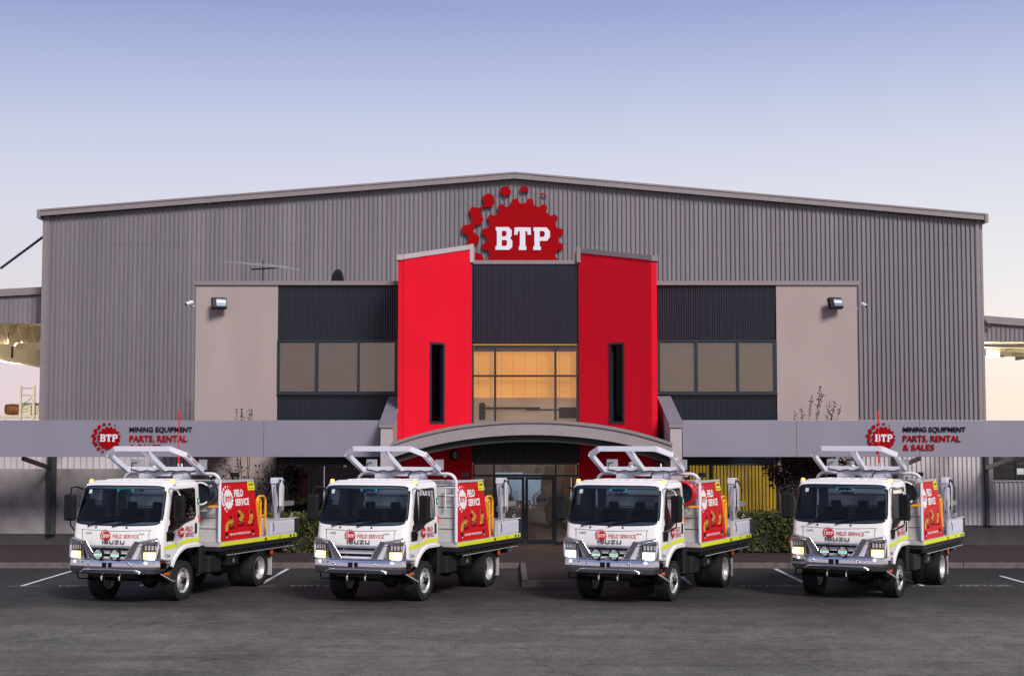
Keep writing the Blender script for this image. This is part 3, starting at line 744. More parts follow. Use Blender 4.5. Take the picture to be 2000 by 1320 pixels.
for (px, py, w, h) in ((942, 806, .1, .45), (1000, 797, .9, .07), (1060, 800, .55, .05), (1110, 806, .3, .35)):
    p = P(px, py, CY + .45); mb.box((p.x - w, p.y, p.z - h / 2), (p.x + w, p.y + .03, p.z + h / 2), 'roomdark')
pb = P(942, 792, CY + .45); mb.sphere(pb, .11, 'roomdark', 10)
psub(mb, 'room_contents', f)
mb = MB(); mb.box((wx[0] + .04, CY + .2, wz[0] - .16), (wx[3] - .04, CY + .28, wz[0] - .02), 'trimlight'); psub(mb, 'blind_box', f)
mb = MB()
for i in range(9):
    X = wx[0] + (wx[3] - wx[0]) * (i + .5) / 9; mb.box((X - .006, CY + .285, zq), (X + .006, CY + .295, wz[0] - .16), 'crate')
psub(mb, 'blind_seam', f)
# band above the doors, entry glazing
dz = [PZ(v, CY) for v in (905, 928, 933, 1063)]
mb = MB(); corr(mb, cx0, cx1, CY, dz[0] + .02, wz[2] - .6, .0765, .028, 'navy', 'sine'); osub(mb, 'corrugated_band')
mb = MB()
for x in (925, 965, 1085, 1128): X = PX(x, CY); mb.box((X - .03, CY - .05, KT), (X + .03, CY + .06, dz[0]), 'frame')
mb.box((PX(925, CY), CY - .045, dz[1] - .04), (PX(1128, CY), CY + .055, dz[1] + .04), 'frame'); mb.box((PX(925, CY), CY - .045, dz[0] - .03), (PX(1128, CY), CY + .055, dz[0] + .03), 'frame')
for xa, xb in ((925, 965), (1085, 1128)): mb.box((PX(xa, CY), CY - .045, KT), (PX(xb, CY), CY + .055, KT + .1), 'frame')
mb.box((cx0 - .04, CY - .09, 0), (PX(925, CY) - .035, CY - .02, dz[0] + .02), 'frame'); mb.box((PX(1128, CY) + .035, CY - .09, 0), (cx1 + .04, CY - .02, dz[0] + .02), 'frame')
f = osub(mb, 'entry_frame')
for xa, xb, za, zb in ((925, 965, dz[1], dz[0]), (965, 1085, dz[1], dz[0]), (1085, 1128, dz[1], dz[0]), (925, 965, KT, dz[1]), (1085, 1128, KT, dz[1])):
    mb = MB(); mb.quad((PX(xa, CY), CY + .01, za), (PX(xb, CY), CY + .01, za), (PX(xb, CY), CY + .01, zb), (PX(xa, CY), CY + .01, zb), 'doorglass'); psub(mb, 'pane', f)
dm = PX(1025, CY)
for (xa, xb, s_) in ((PX(967, CY), dm - .01, -1), (dm + .01, PX(1083, CY), 1)):
    mb = MB(); d0, d1 = CY - .07, CY - .02
    mb.box((xa, d0, KT + .01), (xa + .09, d1, dz[1] - .045), 'frame'); mb.box((xb - .09, d0, KT + .01), (xb, d1, dz[1] - .045), 'frame')
    mb.box((xa + .09, d0, KT + .01), (xb - .09, d1, KT + .16), 'frame'); mb.box((xa + .09, d0, dz[1] - .13), (xb - .09, d1, dz[1] - .045), 'frame')
    d = osub(mb, 'glass_door')
    mb = MB(); mb.quad((xa + .09, CY - .045, KT + .16), (xb - .09, CY - .045, KT + .16), (xb - .09, CY - .045, dz[1] - .13), (xa + .09, CY - .045, dz[1] - .13), 'doorglass'); psub(mb, 'pane', d)
    mb = MB(); xh = dm + s_ * .14; mb.tube([(xh, CY - .08, 1.0), (xh, CY - .16, 1.05), (xh + s_ * .05, CY - .17, 1.25), (xh + s_ * .05, CY - .17, 1.3), (xh, CY - .16, 1.5), (xh, CY - .08, 1.55)], .018, 'brightchrome'); psub(mb, 'handle', d)
    mb = MB(); logo(mb, ((xa + xb) / 2 + s_ * .06, CY - .05, PZ(976, CY)), (1, 0, 0), (0, 0, 1), .21, 'frost', 'roomdark', off=.002); psub(mb, 'frosted_logo', d)
mb = MB()
mb.box((cx0, CY + 6, 0), (cx1, CY + 6.1, 3.4), 'roomdark'); mb.box((cx0 - .1, CY + .1, 0), (cx0, CY + 6, 3.4), 'roomdark'); mb.box((cx1, CY + .1, 0), (cx1 + .1, CY + 6, 3.4), 'roomdark')
mb.box((cx0, CY + .1, 2.75), (cx1, CY + 6, 2.8), 'ceilinglit')
mb.box((dm - .95, CY + 2, 1.45), (dm - .05, CY + 2.05, 2.35), 'bluecard'); mb.box((dm + .0, CY + 2.3, 1.3), (dm + .55, CY + 2.35, 2.3), 'bluecard')
mb.box((dm - 1.1, CY + 3, .1), (dm + .4, CY + 3.6, 1.15), 'plinth')
osub(mb, 'lobby')
# parapet caps and flat roof
mb = MB()
mb.box((XL - .08, OY - .06, ZT), (XL2 + .1, OY + .26, ZT + .13), 'trim'); osub(mb, 'parapet_cap'); mb = MB(); mb.box((XR2 - .1, OY - .06, ZT), (XR + .08, OY + .26, ZT + .13), 'trim')
mb.box((XL - .08, OY + .26, ZT), (XL + .26, SY - .1, ZT + .13), 'trim'); mb.box((XR - .26, OY + .26, ZT), (XR + .08, SY - .1, ZT + .13), 'trim')
osub(mb, 'parapet_cap')
mb = MB(); mb.box((XL + .2, OY + .2, ZT - .5), (XR - .2, SY - .1, ZT - .3), 'shed'); osub(mb, 'flat_roof')
mb = MB(); mb.box((XL2, CY + .05 if False else OY + .9, 0), (cx0 - .15, OY + 1.0, 9.0), 'roomdark'); osub(mb, 'inner_wall') if False else None

# arched entry canopy and its piers
AY0, AY1 = 44.9, 48.0
ax0, ax1 = PX(764, AY0), PX(1313, AY0); zA, zE = PZ(821, AY0), PZ(866, AY0)
t = thing('entry_canopy', 'curved grey canopy arching over the entrance between two raked piers', 'canopy', ((ax0 + ax1) / 2, AY0, 0))
def archz(x):
    k = (x - (ax0 + ax1) / 2) / ((ax1 - ax0) / 2); return zE + (zA - zE) * (1 - k * k * (.86 + .14 * k * k))
def archband(y0, y1, dz0, dz1, k, n=40):
    mb = MB(); vs = []; fs = []
    for i in range(n + 1):
        x = ax0 + (ax1 - ax0) * i / n; z = archz(x); vs += [(x, y0, z + dz0), (x, y0, z + dz1), (x, y1, z + dz1), (x, y1, z + dz0)]
    for i in range(n):
        a = 4 * i; b2 = a + 4
        fs += [(a, b2, b2 + 1, a + 1), (a + 1, b2 + 1, b2 + 2, a + 2), (a + 2, b2 + 2, b2 + 3, a + 3), (a + 3, b2 + 3, b2, a)]
    fs += [(0, 1, 2, 3), (4 * n + 3, 4 * n + 2, 4 * n + 1, 4 * n)]
    mb.add(vs, fs, k, False); return mb
sub(archband(AY0, AY0 + .12, -.42, 0, 'arch').build('curved_fascia'), t)
sub(archband(AY0 - .05, AY0 - .002, -.07, .02, 'trim').build('fascia_lip'), t)
sub(archband(AY0 + .125, AY1 + 1.2, -.3, -.06, 'arch').build('curved_roof'), t)
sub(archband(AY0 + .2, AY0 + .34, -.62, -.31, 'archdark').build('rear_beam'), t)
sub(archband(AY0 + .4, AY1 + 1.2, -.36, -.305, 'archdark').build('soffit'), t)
for (xa, xb, lab) in ((743, 767, 'pale raked pier at the left end of the arched canopy'), (1309, 1332, 'pale raked pier at the right end of the arched canopy')):
    Yp = 45.0; X0, X1 = PX(xa, Yp), PX(xb, Yp); zf = PZ(829, Yp); zb = PZ(776, 48.6)
    pr = thing('entry_pier', lab, 'pier', ((X0 + X1) / 2, Yp, 0), group='piers beside the arched canopy')
    mb = MB()
    mb.prism([(Yp, KT), (OY - .05, KT), (OY - .05, zb), (48.6, zb), (Yp, zf)], (X0, 0, 0), (0, 1, 0), (0, 0, 1), (1, 0, 0), 0, X1 - X0, 'pier')
    sub(mb.build('pier_body', bevel=.01), pr)
    mb = MB(); dirv = Vector((0, 48.6 - Yp, zb - zf)).normalized()
    mb.prism([(-.04, 0), (X1 - X0 + .04, 0), (X1 - X0 + .04, (48.6 - Yp) * 1.02), (-.04, (48.6 - Yp) * 1.02)], (X0, Yp - .04, zf - .005), (1, 0, 0), dirv, Vector((1, 0, 0)).cross(dirv), .004, .05, 'fascia')
    mb.box((X0 - .04, Yp - .045, zf - .09), (X1 + .04, Yp - .003, zf + .03), 'trim'); sub(mb.build('raked_cap'), pr)
# entry details under the canopy
def wall_at(xo, xi_, px):
    o = Vector((PX(xo, UY), UY, 0)); i = Vector((PX(xi_, IY), IY, 0)); u = (i - o).normalized(); k = (px - 1000) / F
    s_ = (k * o.y - o.x) / (u.x - k * u.y); n = Vector((u.y, -u.x, 0)); n = -n if n.y > 0 else n
    return o + u * s_, u, n
p, u, n = wall_at(787, 921, 886); z = PZ(888, p.y)
t = thing('wall_light', 'round black caged bulkhead light on the red wall under the arch', 'wall light', p + Vector((0, 0, z)))
mb = MB(); mb.lathe([(0, .17), (.1, .17), (.13, .14), (.1, .12)], p + Vector((0, 0, z)), n, 'black', 24); sub(mb.build('housing'), t)
mb = MB(); mb.lathe([(.09, .125), (.14, .09), (.155, .001)], p + Vector((0, 0, z)), n, 'frost', 20); sub(mb.build('lens'), t)
mb = MB(); q = p + Vector((0, 0, z)) + n * .165; mb.box(q + Vector((-.008, -.008, -.13)), q + Vector((.008, .008, .13)), 'black'); mb.bar(q - u * .13, q + u * .13, .012, .012, 'black'); sub(mb.build('guard'), t)
p, u, n = wall_at(787, 921, 899); z = PZ(863, p.y)
t = thing('alarm_box', 'small white alarm box with a lamp high on the red wall under the arch', 'alarm', p + Vector((0, 0, z)))
q = p + Vector((0, 0, z)) + n * .06; mb = MB(); mb.bar(q - u * .1, q + u * .08, .1, .14, 'signwhite'); sub(mb.build('case', bevel=.01), t)
mb = MB(); mb.sphere(q + u * .13, .04, 'signwhite', 10); sub(mb.build('strobe'), t)

# ================================================================== SIGN FASCIAS
FY = 46.0; fz0, fz1 = PZ(892, FY), PZ(820.5, FY)
for (xa, xb, joints, lab) in ((-160, 742, (-100, 515), 'long silver sign fascia on the left, carrying a red gear logo and lettering'),
                              (1333, 2170, (1556, 1796, 2050), 'long silver sign fascia on the right, carrying a red gear logo and lettering')):
    t = thing('sign_fascia', lab, 'fascia', (PX((xa + xb) / 2, FY), FY, 0), group='silver fascias over the ground floor')
    ed = [xa] + list(joints) + [xb]
    for a, b2 in zip(ed[:-1], ed[1:]):
        mb = MB(); mb.box((PX(a, FY) + .004, FY, fz0), (PX(b2, FY) - .004, FY + .05, fz1), 'fascia'); sub(mb.build('panel', bevel=.006), t)
    mb = MB(); mb.box((PX(xa, FY) + .02, FY + .055, fz0 + .02), (PX(xb, FY) - .02, FY + .35, fz1 - .02), 'trim'); sub(mb.build('backing_beam'), t)
    mb = MB()
    for px in ([97, 330, 560] if xa < 0 else [1555, 1740, 1927]):
        X = PX(px, FY); mb = MB(); mb.box((X - .06, FY + .36, fz1 - .15), (X + .06, 48.3, fz1 - .03), 'trim'); sub(mb.build('outrigger'), t)
    mb = MB()
    for a, b2 in ([(300, 440), (530, 741)] if xa < 0 else [(1334, 1500), (1625, 1690)]):
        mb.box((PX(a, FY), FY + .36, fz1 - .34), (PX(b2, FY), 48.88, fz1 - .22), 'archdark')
    sub(mb.build('canopy_roof'), t)  # slabs added behind the fascia only to shade the office wall
    # lettering
    left = xa < 0; gxp, tx = (212.5, 253) if left else (1726, 1764); gyp = 855.5
    lg = thing('sign_logo', ('red toothed gear sign with three white letters on the left fascia' if left else 'red toothed gear sign with three white letters on the right fascia'), 'sign', P(gxp, gyp, FY), group='gear logos on the fascias')
    mb = MB(); logo(mb, P(gxp, gyp, FY - .03), (1, 0, 0), (0, 0, 1), 23 * FY / F, 'signred', 'signwhite', ext=.012, off=0, letters=False); sub(mb.build('gear'), lg)
    mb = MB()
    for L in BTP: mb.flat(poly2d([scl(l, 23 * FY / F * 1.12) for l in L], .006), P(gxp, gyp, FY - .05), (1, 0, 0), (0, 0, 1), 'signwhite')
    sub(mb.build('letter'), lg)
    rows = (('MINING EQUIPMENT', 122, 833.5, 845, 'letterblack', 'black raised letters reading MINING EQUIPMENT on the %s fascia'), ('PARTS, RENTAL', 112, 850, 864.5, 'signred', 'dark red raised letters reading PARTS, RENTAL on the %s fascia'), ('& SALES', 61, 867.5, 879, 'signred', 'dark red raised letters reading & SALES on the %s fascia'))
    for tx_, w, ya, yb, k, lab2 in rows:
        mb = MB(); o3 = P(tx, yb, FY - .03)
        mb.flat(text2d(tx_, .016, .012), o3, (1, 0, 0), (0, 0, 1), k, w=w * FY / F, h=(yb - ya) * FY / F)
        tag(mb.build('sign_lettering'), lab2 % ('left' if left else 'right'), 'sign', 'lettering on the fascias')

# main gear sign on the warehouse front
gc = Vector((890 + 1015 / 7.765, 0, 350 + 912 / 7.765)); gr = 630 / 7.765
GY = SY - .14
t = thing('gear_sign', 'huge red gear sign with large white slab letters on the warehouse gable', 'sign', P(gc.x, gc.z, GY))
mb = MB(); cutz = -(1242 - 912) / 630 - .12
logo(mb, P(gc.x, gc.z, GY), (1, 0, 0), (0, 0, 1), gr * GY / F, 'signred', 'signwhite', ext=.03, off=0, low=False, cut=cutz, letters=False); sub(mb.build('gear'), t)
for L in BTP:
    mb = MB(); mb.flat(poly2d([scl(l, gr * GY / F) for l in L], .01), P(gc.x, gc.z, GY - .05), (1, 0, 0), (0, 0, 1), 'signwhite'); sub(mb.build('letter'), t)

# ================================================================== LOW SIDE WALLS
WY = 48.5
xw0 = PX(-260, WY); t = thing('side_wall', 'weathered grey concrete panel wall under the left fascia, ribbed sheet above', 'wall', (PX(190, WY), WY, 0))
mb = MB(); zc1, zc0 = PZ(915, WY), PZ(1042, WY)
xx = xw0; ends = [PX(v, WY) for v in (-250, 92, 340)] + [XL - .01]
for a, b2 in zip(ends[:-1], ends[1:]): mb.box((a + .008, WY, zc0), (b2 - .008, WY + .15, zc1), 'concrete')
sub(mb.build('concrete_panel', bevel=.01), t)
mb = MB(); mb.box((xw0, WY + .01, 0), (XL - .01, WY + .17, zc0), 'plinth'); sub(mb.build('plinth'), t)
mb = MB(); corr(mb, xw0, XL - .01, WY + .06, zc1, 3.75, .2, .05, 'sidesheet', rib=.4); sub(mb.build('ribbed_sheet'), t)
t = thing('side_wall', 'grey ribbed metal wall on a dark plinth under the right fascia, with a shop window', 'wall', (PX(1840, WY), WY, 0))
zc0 = PZ(1025, WY); xr0, xw, xr1 = XR + .01, PX(1935, WY), PX(2260, WY); zws, zwh = PZ(940, WY), 2.95
mb = MB(); corr(mb, xr0, xw, WY, zc0, 3.8, .145, .045, 'sidesheet', rib=.44); corr(mb, xw, xr1, WY, zc0, zws, .145, .045, 'sidesheet', rib=.44); mb.box((xw, WY - .01, zwh), (xr1, WY + .05, 3.8), 'trim'); sub(mb.build('ribbed_sheet'), t)
mb = MB(); mb.box((xr0, WY - .06, 0), (xr1, WY + .15, zc0), 'plinth'); sub(mb.build('plinth'), t)
mb = MB(); mb.box((xw, WY - .05, zws), (xr1, WY + .1, zws + .04), 'trimlight')
for px in (1937, 1983, 2030): X = PX(px, WY); mb.box((X - .02, WY - .03, zws + .04), (X + .02, WY + .08, zwh), 'frame')
w = sub(mb.build('window'), t)
mb = MB(); mb.quad((xw, WY + .02, zws), (xr1, WY + .02, zws), (xr1, WY + .02, zwh), (xw, WY + .02, zwh), 'darkglass'); o = mb.build('pane'); o.parent = w
mb = MB(); mb.box((xw - .3, WY + 2, .5), (xr1, WY + 2.1, 3.2), 'roomdark')
for i in range(3):
    z = zws - .02 + i * .26
    mb.box((xw, WY + .5, z), (xr1, WY + .9, z + .02), 'steel')
    x = xw + .05
    while x < xr1 - .3:
        ww = random.uniform(.06, .16); hh = random.uniform(.08, .2)
        mb.box((x, WY + .55, z + .022), (x + ww, WY + .8, z + .02 + hh), random.choice(['bluecard', 'rust', 'crate', 'black', 'roomdark', 'black', 'steel'])); x += ww + random.uniform(.01, .1)
o = mb.build('shelf_stock'); o.parent = w
mb = MB(); a = P(1985, 925, WY - .0); mb.box((a.x, WY + .0, a.z - .02), (a.x + .24, WY + .015, a.z + .17), 'paper'); o = mb.build('notice'); o.parent = w
# downpipe posts with brackets carrying the fascias
for px, pyb, lab, sgn in ((97, 1042, 'dark post with knee bracket on the concrete wall at far left', -1), (1927, 1025, 'dark post with knee bracket beside the shop window at far right', 1), (1750, 1025, 'dark post with bracket behind the tray of the rightmost truck', 1)):
    t = thing('fascia_post', lab, 'post', (PX(px, WY - .2), WY - .2, 0), group='posts carrying the fascias')
    X = PX(px, WY - .2); mb = MB(); mb.box((X - .06, WY - .18, PZ(pyb, WY)), (X + .06, WY - .065, 3.3), 'darksteel'); sub(mb.build('post'), t)
    mb = MB(); mb.box((X + .062, WY - .16, PZ(pyb, WY)), (X + .2, WY - .062, 3.1), 'trim' if sgn > 0 else 'plinth'); sub(mb.build('downpipe'), t)
    mb = MB(); mb.bar((X, WY - .19, 2.55), (X - .25 * (1 if sgn < 0 else -1) , FY + .5, 2.86), .1, .12, 'trimlight' if sgn > 0 else 'darksteel'); sub(mb.build('knee_bracket'), t)

# ================================================================== WALL FITTINGS AND ROOF THINGS
for px, lab in ((428, 'black floodlight on the left beige wall, glass tilted down'), (1632, 'black floodlight on the right beige wall, glass tilted down')):
    p = P(px, 592, OY - .3); t = thing('floodlight', lab, 'floodlight', p, group='floodlights on the beige walls')
    rot = Matrix.Rotation(R(24), 3, 'Z') @ Matrix.Rotation(R(-18), 3, 'X')
    mb = MB(); mb.box(p + Vector((-.24, -.06, -.18)), p + Vector((.24, .1, .18)), 'black', rot, p); sub(mb.build('housing', bevel=.02), t)
    mb = MB(); mb.box(p + Vector((-.1, -.068, -.12)), p + Vector((.21, -.061, .12)), 'lampglass', rot, p); mb.box(p + Vector((-.1, -.072, -.02)), p + Vector((.21, -.069, .07)), 'signwhite', rot, p); sub(mb.build('glass'), t)
    mb = MB(); mb.bar(p + Vector((0, .08, -.05)), p + Vector((0, .32, -.05)), .08, .06, 'black'); mb.box(p + Vector((-.1, .26, -.12)), p + Vector((.1, .295, .05)), 'black'); sub(mb.build('bracket'), t)
for px, py, lab, sg in ((370, 592, 'white bullet camera at the left edge of the left beige wall', -1), (1688, 596, 'white bullet camera at the right edge of the right beige wall', 1)):
    p = P(px, py, OY - .15); t = thing('security_camera', lab, 'security camera', p, group='white security cameras on the wall edges')
    d = Vector((-.7 if sg < 0 else .25, -.75, -.35)).normalized()
    mb = MB(); mb.tube([p - d * .12, p + d * .14], .062, 'signwhite', 12); mb.disc(p + d * .142, d, .05, 'black'); sub(mb.build('camera_body'), t)
    mb = MB(); e = Vector((XL if sg < 0 else XR, OY + .1, p.z - .08)); mb.tube([p - d * .1, p + Vector((0, .12, -.07)), e], .02, 'signwhite', 8); sub(mb.build('mount'), t)
# tv aerial
AYY = 54.0; p = P(513, 540, AYY)
t = thing('tv_aerial', 'thin many-armed tv aerial on a mast above the left office parapet', 'aerial', (p.x, AYY, ZT - .3))
mb = MB(); mb.tube([(p.x, AYY, ZT - .3), (p.x, AYY, P(513, 507, AYY).z)], .022, 'darksteel', 6); sub(mb.build('mast'), t)
mb = MB(); a = P(497, 530, AYY); b2 = P(542, 519, AYY); a.y -= .6; b2.y += .6; mb.tube([a, b2], .03, 'black', 6); sub(mb.build('boom'), t)
mb = MB()
for i in range(6):
    k = i / 5; q = a.lerp(b2, k); L = (.55 + .95 * (1 - k)); c = q + Vector((.25 - .5 * k, 0, .1 - .05 * k)); mb.tube([c + Vector((-L, 0, .05 + .10 * L)), c + Vector((L, 0, .05 - .12 * L))], .0075, 'steel', 5)
sub(mb.build('element'), t)
p = P(664, 552, 53.0); t = thing('satellite_dish', 'dark satellite dish seen nearly edge on above the left office parapet', 'satellite dish', (p.x, 53, ZT - .3))
mb = MB(); vs = [Vector((0, 0, 0))]; fs = []
N = 28
for ring, (rr_, dd) in enumerate(((.35, .03), (.7, .1), (1, .2))):
    for j in range(N):
        a = 2 * PI * j / N; vs.append(Vector((math.cos(a) * .42 * rr_, -dd * .5, math.sin(a) * .56 * rr_)))
for j in range(N): fs.append((0, 1 + (j + 1) % N, 1 + j))
for ring in (0, 1):
    for j in range(N): a = 1 + ring * N; fs.append((a + j, a + (j + 1) % N, a + N + (j + 1) % N, a + N + j))
rot = Matrix.Rotation(R(-50), 3, 'Z')
mb.add([rot @ v + Vector((p.x, 53, PZ(557, 53))) for v in vs], fs, 'dish', True); o = sub(mb.build('reflector'), t)
sm = o.modifiers.new('thick', 'SOLIDIFY'); sm.thickness = .02
mb = MB(); mb.tube([(p.x + .1, 53.1, ZT - .3), (p.x + .1, 53.1, ZT + .15)], .03, 'dish', 8); sub(mb.build('dish_mast'), t)
# yard racking seen at the left, beyond the fascia
RY = 78.0
t = thing('pallet_rack', 'tall white pallet racking in the yard at far left', 'racking', (PX(40, RY), RY, 0))
mb = MB()
for px in (40, 66):
    a = P(px, 753, RY); mb.box((a.x - .06, RY, 0), (a.x + .06, RY + .1, a.z), 'crate')
for py in (758, 772, 787): 
    a = P(40, py, RY); b2 = P(66, py, RY); mb.bar((a.x, RY + .05, a.z), (b2.x, RY + .05, a.z), .05, .06, 'steel')
a = P(42, 792, RY); b2 = P(64, 774, RY); mb.bar((a.x, RY + .05, a.z), (b2.x, RY + .05, b2.z), .05, .05, 'steel'); sub(mb.build('upright_frame'), t)
mb = MB(); z = PZ(810, RY); mb.box((PX(-60, RY), RY + .2, z - .14), (PX(80, RY), RY + .3, z), 'crate'); mb.box((PX(-60, RY), RY + .3, z - .05), (PX(80, RY), RY + 1.3, z - .01), 'crate')
mb.box((PX(-60, RY), RY + 1.3, z - .14), (PX(80, RY), RY + 1.4, z), 'crate')
for px in (-58, 6, 78): mb.box((PX(px, RY) - .05, RY + .21, 0), (PX(px, RY) + .05, RY + .29, z - .145), 'crate')
sub(mb.build('shelf'), t)
mb = MB(); a = P(10, 803, RY + .6); mb.lathe([(0, .01), (0, .24), (.04, .27), (.35, .29), (.65, .27), (.7, .24), (.7, .01)], (a.x, RY + .7, z + .29), (1, 0, .0), 'rust', 18); tag(mb.build('rusty_drum'), 'rust brown drum lying on the white yard racking', 'drum')
for i, (px, w, h, lab) in enumerate(((56, .42, .32, 'pale speckled crate on the yard racking, beside the rusty drum'), (71, .3, .24, 'small pale crate on the yard racking next to the warehouse edge'))):
    a = P(px, 806, RY + .6); mb = MB()
    for j in range(4): mb.box((a.x - w, RY + .4, z + j * h * .5 + .002), (a.x + w, RY + 1.0, z + j * h * .5 + h * .44), 'crate')
    for sx_ in (-1, 1):
        for yy in (.38, 1.0): mb.box((a.x + sx_ * (w - .04) - .04, RY + yy, z + .002), (a.x + sx_ * (w - .04) + .04, RY + yy + .02, z + 2 * h), 'crate')
    tag(mb.build('crate', bevel=.01), lab, 'crate', 'crates on the yard racking')

# ================================================================== PLANTS
def hedge(x0, x1, y0, y1, ztop, label, n=9000):
    t = thing('hedge', label, 'hedge', ((x0 + x1) / 2, (y0 + y1) / 2, KT), group='clipped hedges along the office front')
    rnd = random.Random(int(x0 * 100))
    mb = MB(); 
    mb.box((x0 + .1, y0 + .12, KT), (x1 - .1, y1 - .1, ztop - .14), 'leafdark'); sub(mb.build('twig_mass', bevel=.1), t)
    vs = []; fs = []
    def bump(x, z): return .07 * math.sin(x * 5.1 + z * 3) + .05 * math.sin(x * 11.7 - z * 6.3) + .03 * math.sin(x * 23 + z * 17)
    for i in range(n):
        x = rnd.uniform(x0, x1)
        if rnd.random() < .68:
            z = KT + (ztop - KT) * rnd.random() ** .8; y = y0 + .04 + bump(x, z) * .8 + abs(rnd.gauss(0, .05))
        else:
            y = rnd.uniform(y0, y1); z = ztop - .03 + bump(x, y * 2) * .6 - abs(rnd.gauss(0, .045)) + (rnd.random() < .05) * rnd.uniform(0, .1)
        s_ = rnd.uniform(.022, .045); a = Vector((rnd.gauss(0, 1), rnd.gauss(0, 1), rnd.gauss(0, .7))).normalized(); b2 = a.cross(Vector((rnd.gauss(0, 1), rnd.gauss(0, 1), rnd.gauss(0, 1)))).normalized()
        c = Vector((x, y, z)); j = len(vs); vs += [c - a * s_, c + b2 * s_ * .6, c + a * s_, c - b2 * s_ * .6]; fs.append((j, j + 1, j + 2, j + 3))
    mb = MB(); mb.add(vs, [], 'leaf')
    for f_ in fs:
        mb.f.append(f_); mb.m.append(mb.mi(rnd.choice(['leaf', 'leaf', 'leafyellow', 'leafdeep']))); mb.sm.append(False)
    sub(mb.build('foliage'), t)
HY0, HY1 = 45.0, 46.4
hedge(PX(480, HY0), PX(742, HY0), HY0, HY1, PZ(1004, HY0), 'dense green hedge in front of the dark left office window, between the first two trucks', 12000)
hedge(PX(1345, HY0), PX(1585, HY0), HY0, HY1, PZ(1001, HY0), 'dense green hedge below the yellow lit window, between the two right hand trucks', 12000)
def shrub(x, y, h, spread, label, seed, nleaf, tips=None, k='plum', ls=.05):
    rnd = random.Random(seed); t = thing('tree', label, 'tree', (x, y, KT)); wood = MB(); lv = []; lf = []
    def leaf(c, s_):
        a = Vector((rnd.gauss(0, 1), rnd.gauss(0, 1), rnd.gauss(0, 1))).normalized(); b2 = a.cross(Vector((rnd.gauss(0, 1), rnd.gauss(0, 1), .3))).normalized()
        j = len(lv); lv.extend([c - a * s_, c + b2 * s_ * .55, c + a * s_, c - b2 * s_ * .55]); lf.append((j, j + 1, j + 2, j + 3))
    def grow(p, d, L, r, depth):
        pts = [p]; q = p.copy(); dd = d.copy()
        for i in range(4):
            dd = (dd + Vector((rnd.gauss(0, .12), rnd.gauss(0, .12), .04))).normalized(); q = q + dd * L / 4; pts.append(q.copy())
        wood.tube(pts, r, 'bark', 6 if depth < 2 else 4, r1=r * .55, caps=False)
        if depth >= 2:
            for i in range(nleaf):
                c = pts[rnd.randint(1, 4)] + Vector((rnd.gauss(0, .08), rnd.gauss(0, .08), rnd.gauss(0, .08))); leaf(c, rnd.uniform(.5, 1.1) * ls)
        if depth < 4:
            for i in range(3 if depth < 3 else 2):
                nd = (dd + Vector((rnd.gauss(0, spread), rnd.gauss(0, spread * .5), rnd.uniform(-.1, .5)))).normalized(); grow(pts[rnd.randint(2, 4)], nd, L * rnd.uniform(.6, .8), r * .55, depth + 1)
    base = Vector((x, y, KT))
    wood.tube([base, base + Vector((.03, 0, h * .2))], .07, 'bark', 8, r1=.055)
    for i in range(6):
        a = i * 1.05; grow(base + Vector((.03, 0, h * .19)), Vector((math.cos(a) * spread, math.sin(a) * spread * .4, .8)).normalized(), h * .3, .035, 0)
    for (px, py) in (tips or []):
        e = P(px, py, y); s_ = Vector((x + (e.x - x) * .5, y, h * .55)); m = s_.lerp(e, .5) + Vector((rnd.gauss(0, .05), 0, 0)); wood.tube([base + Vector((.03, 0, h * .19)), s_, m, e], .016, 'bark', 5, r1=.006)
        for i in range(34):
            c = m.lerp(e, rnd.random() ** .6) + Vector((rnd.gauss(0, .035), rnd.gauss(0, .05), rnd.gauss(0, .03))); leaf(c, rnd.uniform(.02, .05))
        for i in range(3):
            c = m.lerp(e, rnd.uniform(.3, .9)); wood.tube([c, c + Vector((rnd.gauss(0, .1), 0, rnd.uniform(.08, .2)))], .006, 'bark', 4)
    sub(wood.build('trunk'), t); mb = MB(); mb.add(lv, lf, k); sub(mb.build('crown'), t); return t
TY = 47.4
shrub(PX(478, TY), TY, 3.3, .8, 'dark leafless tree against the lower left beige wall, twigs showing above the fascia', 3, 2, [(462, 798), (472, 797), (488, 796), (493, 803)])
shrub(PX(1560, TY), TY, 3.3, .42, 'plum leaved tree against the lower right beige wall, tall shoots above the fascia', 11, 11, [(1585, 770), (1602, 755), (1604, 770), (1566, 795), (1620, 785), (1632, 782), (1643, 790), (1552, 806), (1628, 800)], ls=.06)
# ================================================================== TRUCKS
# local frame: origin on the ground under the front axle, -y forward, +x the photo's right
def itp(tab, z):
    if z <= tab[0][0]: return tab[0][1]
    for (a, b2), (c, d) in zip(tab, tab[1:]):
        if z <= c: return b2 + (d - b2) * (z - a) / (c - a)
    return tab[-1][1]
FYT = [(.66, -1.13), (1.0, -1.17), (1.25, -1.19), (1.45, -1.185), (1.62, -1.15), (2.38, -.90), (2.44, -.86), (2.49, -.79), (2.52, -.70)]
WT = [(.66, 1.03), (1.2, 1.07), (1.62, 1.07), (2.38, 1.025), (2.44, 1.015), (2.49, .99), (2.52, .94)]
CR = .15; YB = .52; BOW = .07
def cabpt(t, z):
    """front and corners: t in [-1,1] front, up to 1.5 round the corner"""
    y0 = itp(FYT, z); w = itp(WT, z); a = abs(t); s = 1 if t >= 0 else -1
    if a <= 1: return Vector((s * a * (w - CR), y0 + BOW * a * a, z))
    th = (a - 1) * PI
    return Vector((s * (w - CR + CR * math.sin(th)), y0 + BOW + CR - CR * math.cos(th), z))
def cabnorm(t, z):
    e = .01; d1 = cabpt(t + e, z) - cabpt(t - e, z); d2 = cabpt(t, z + e) - cabpt(t, z - e)
    n = d1.cross(d2).normalized(); return n
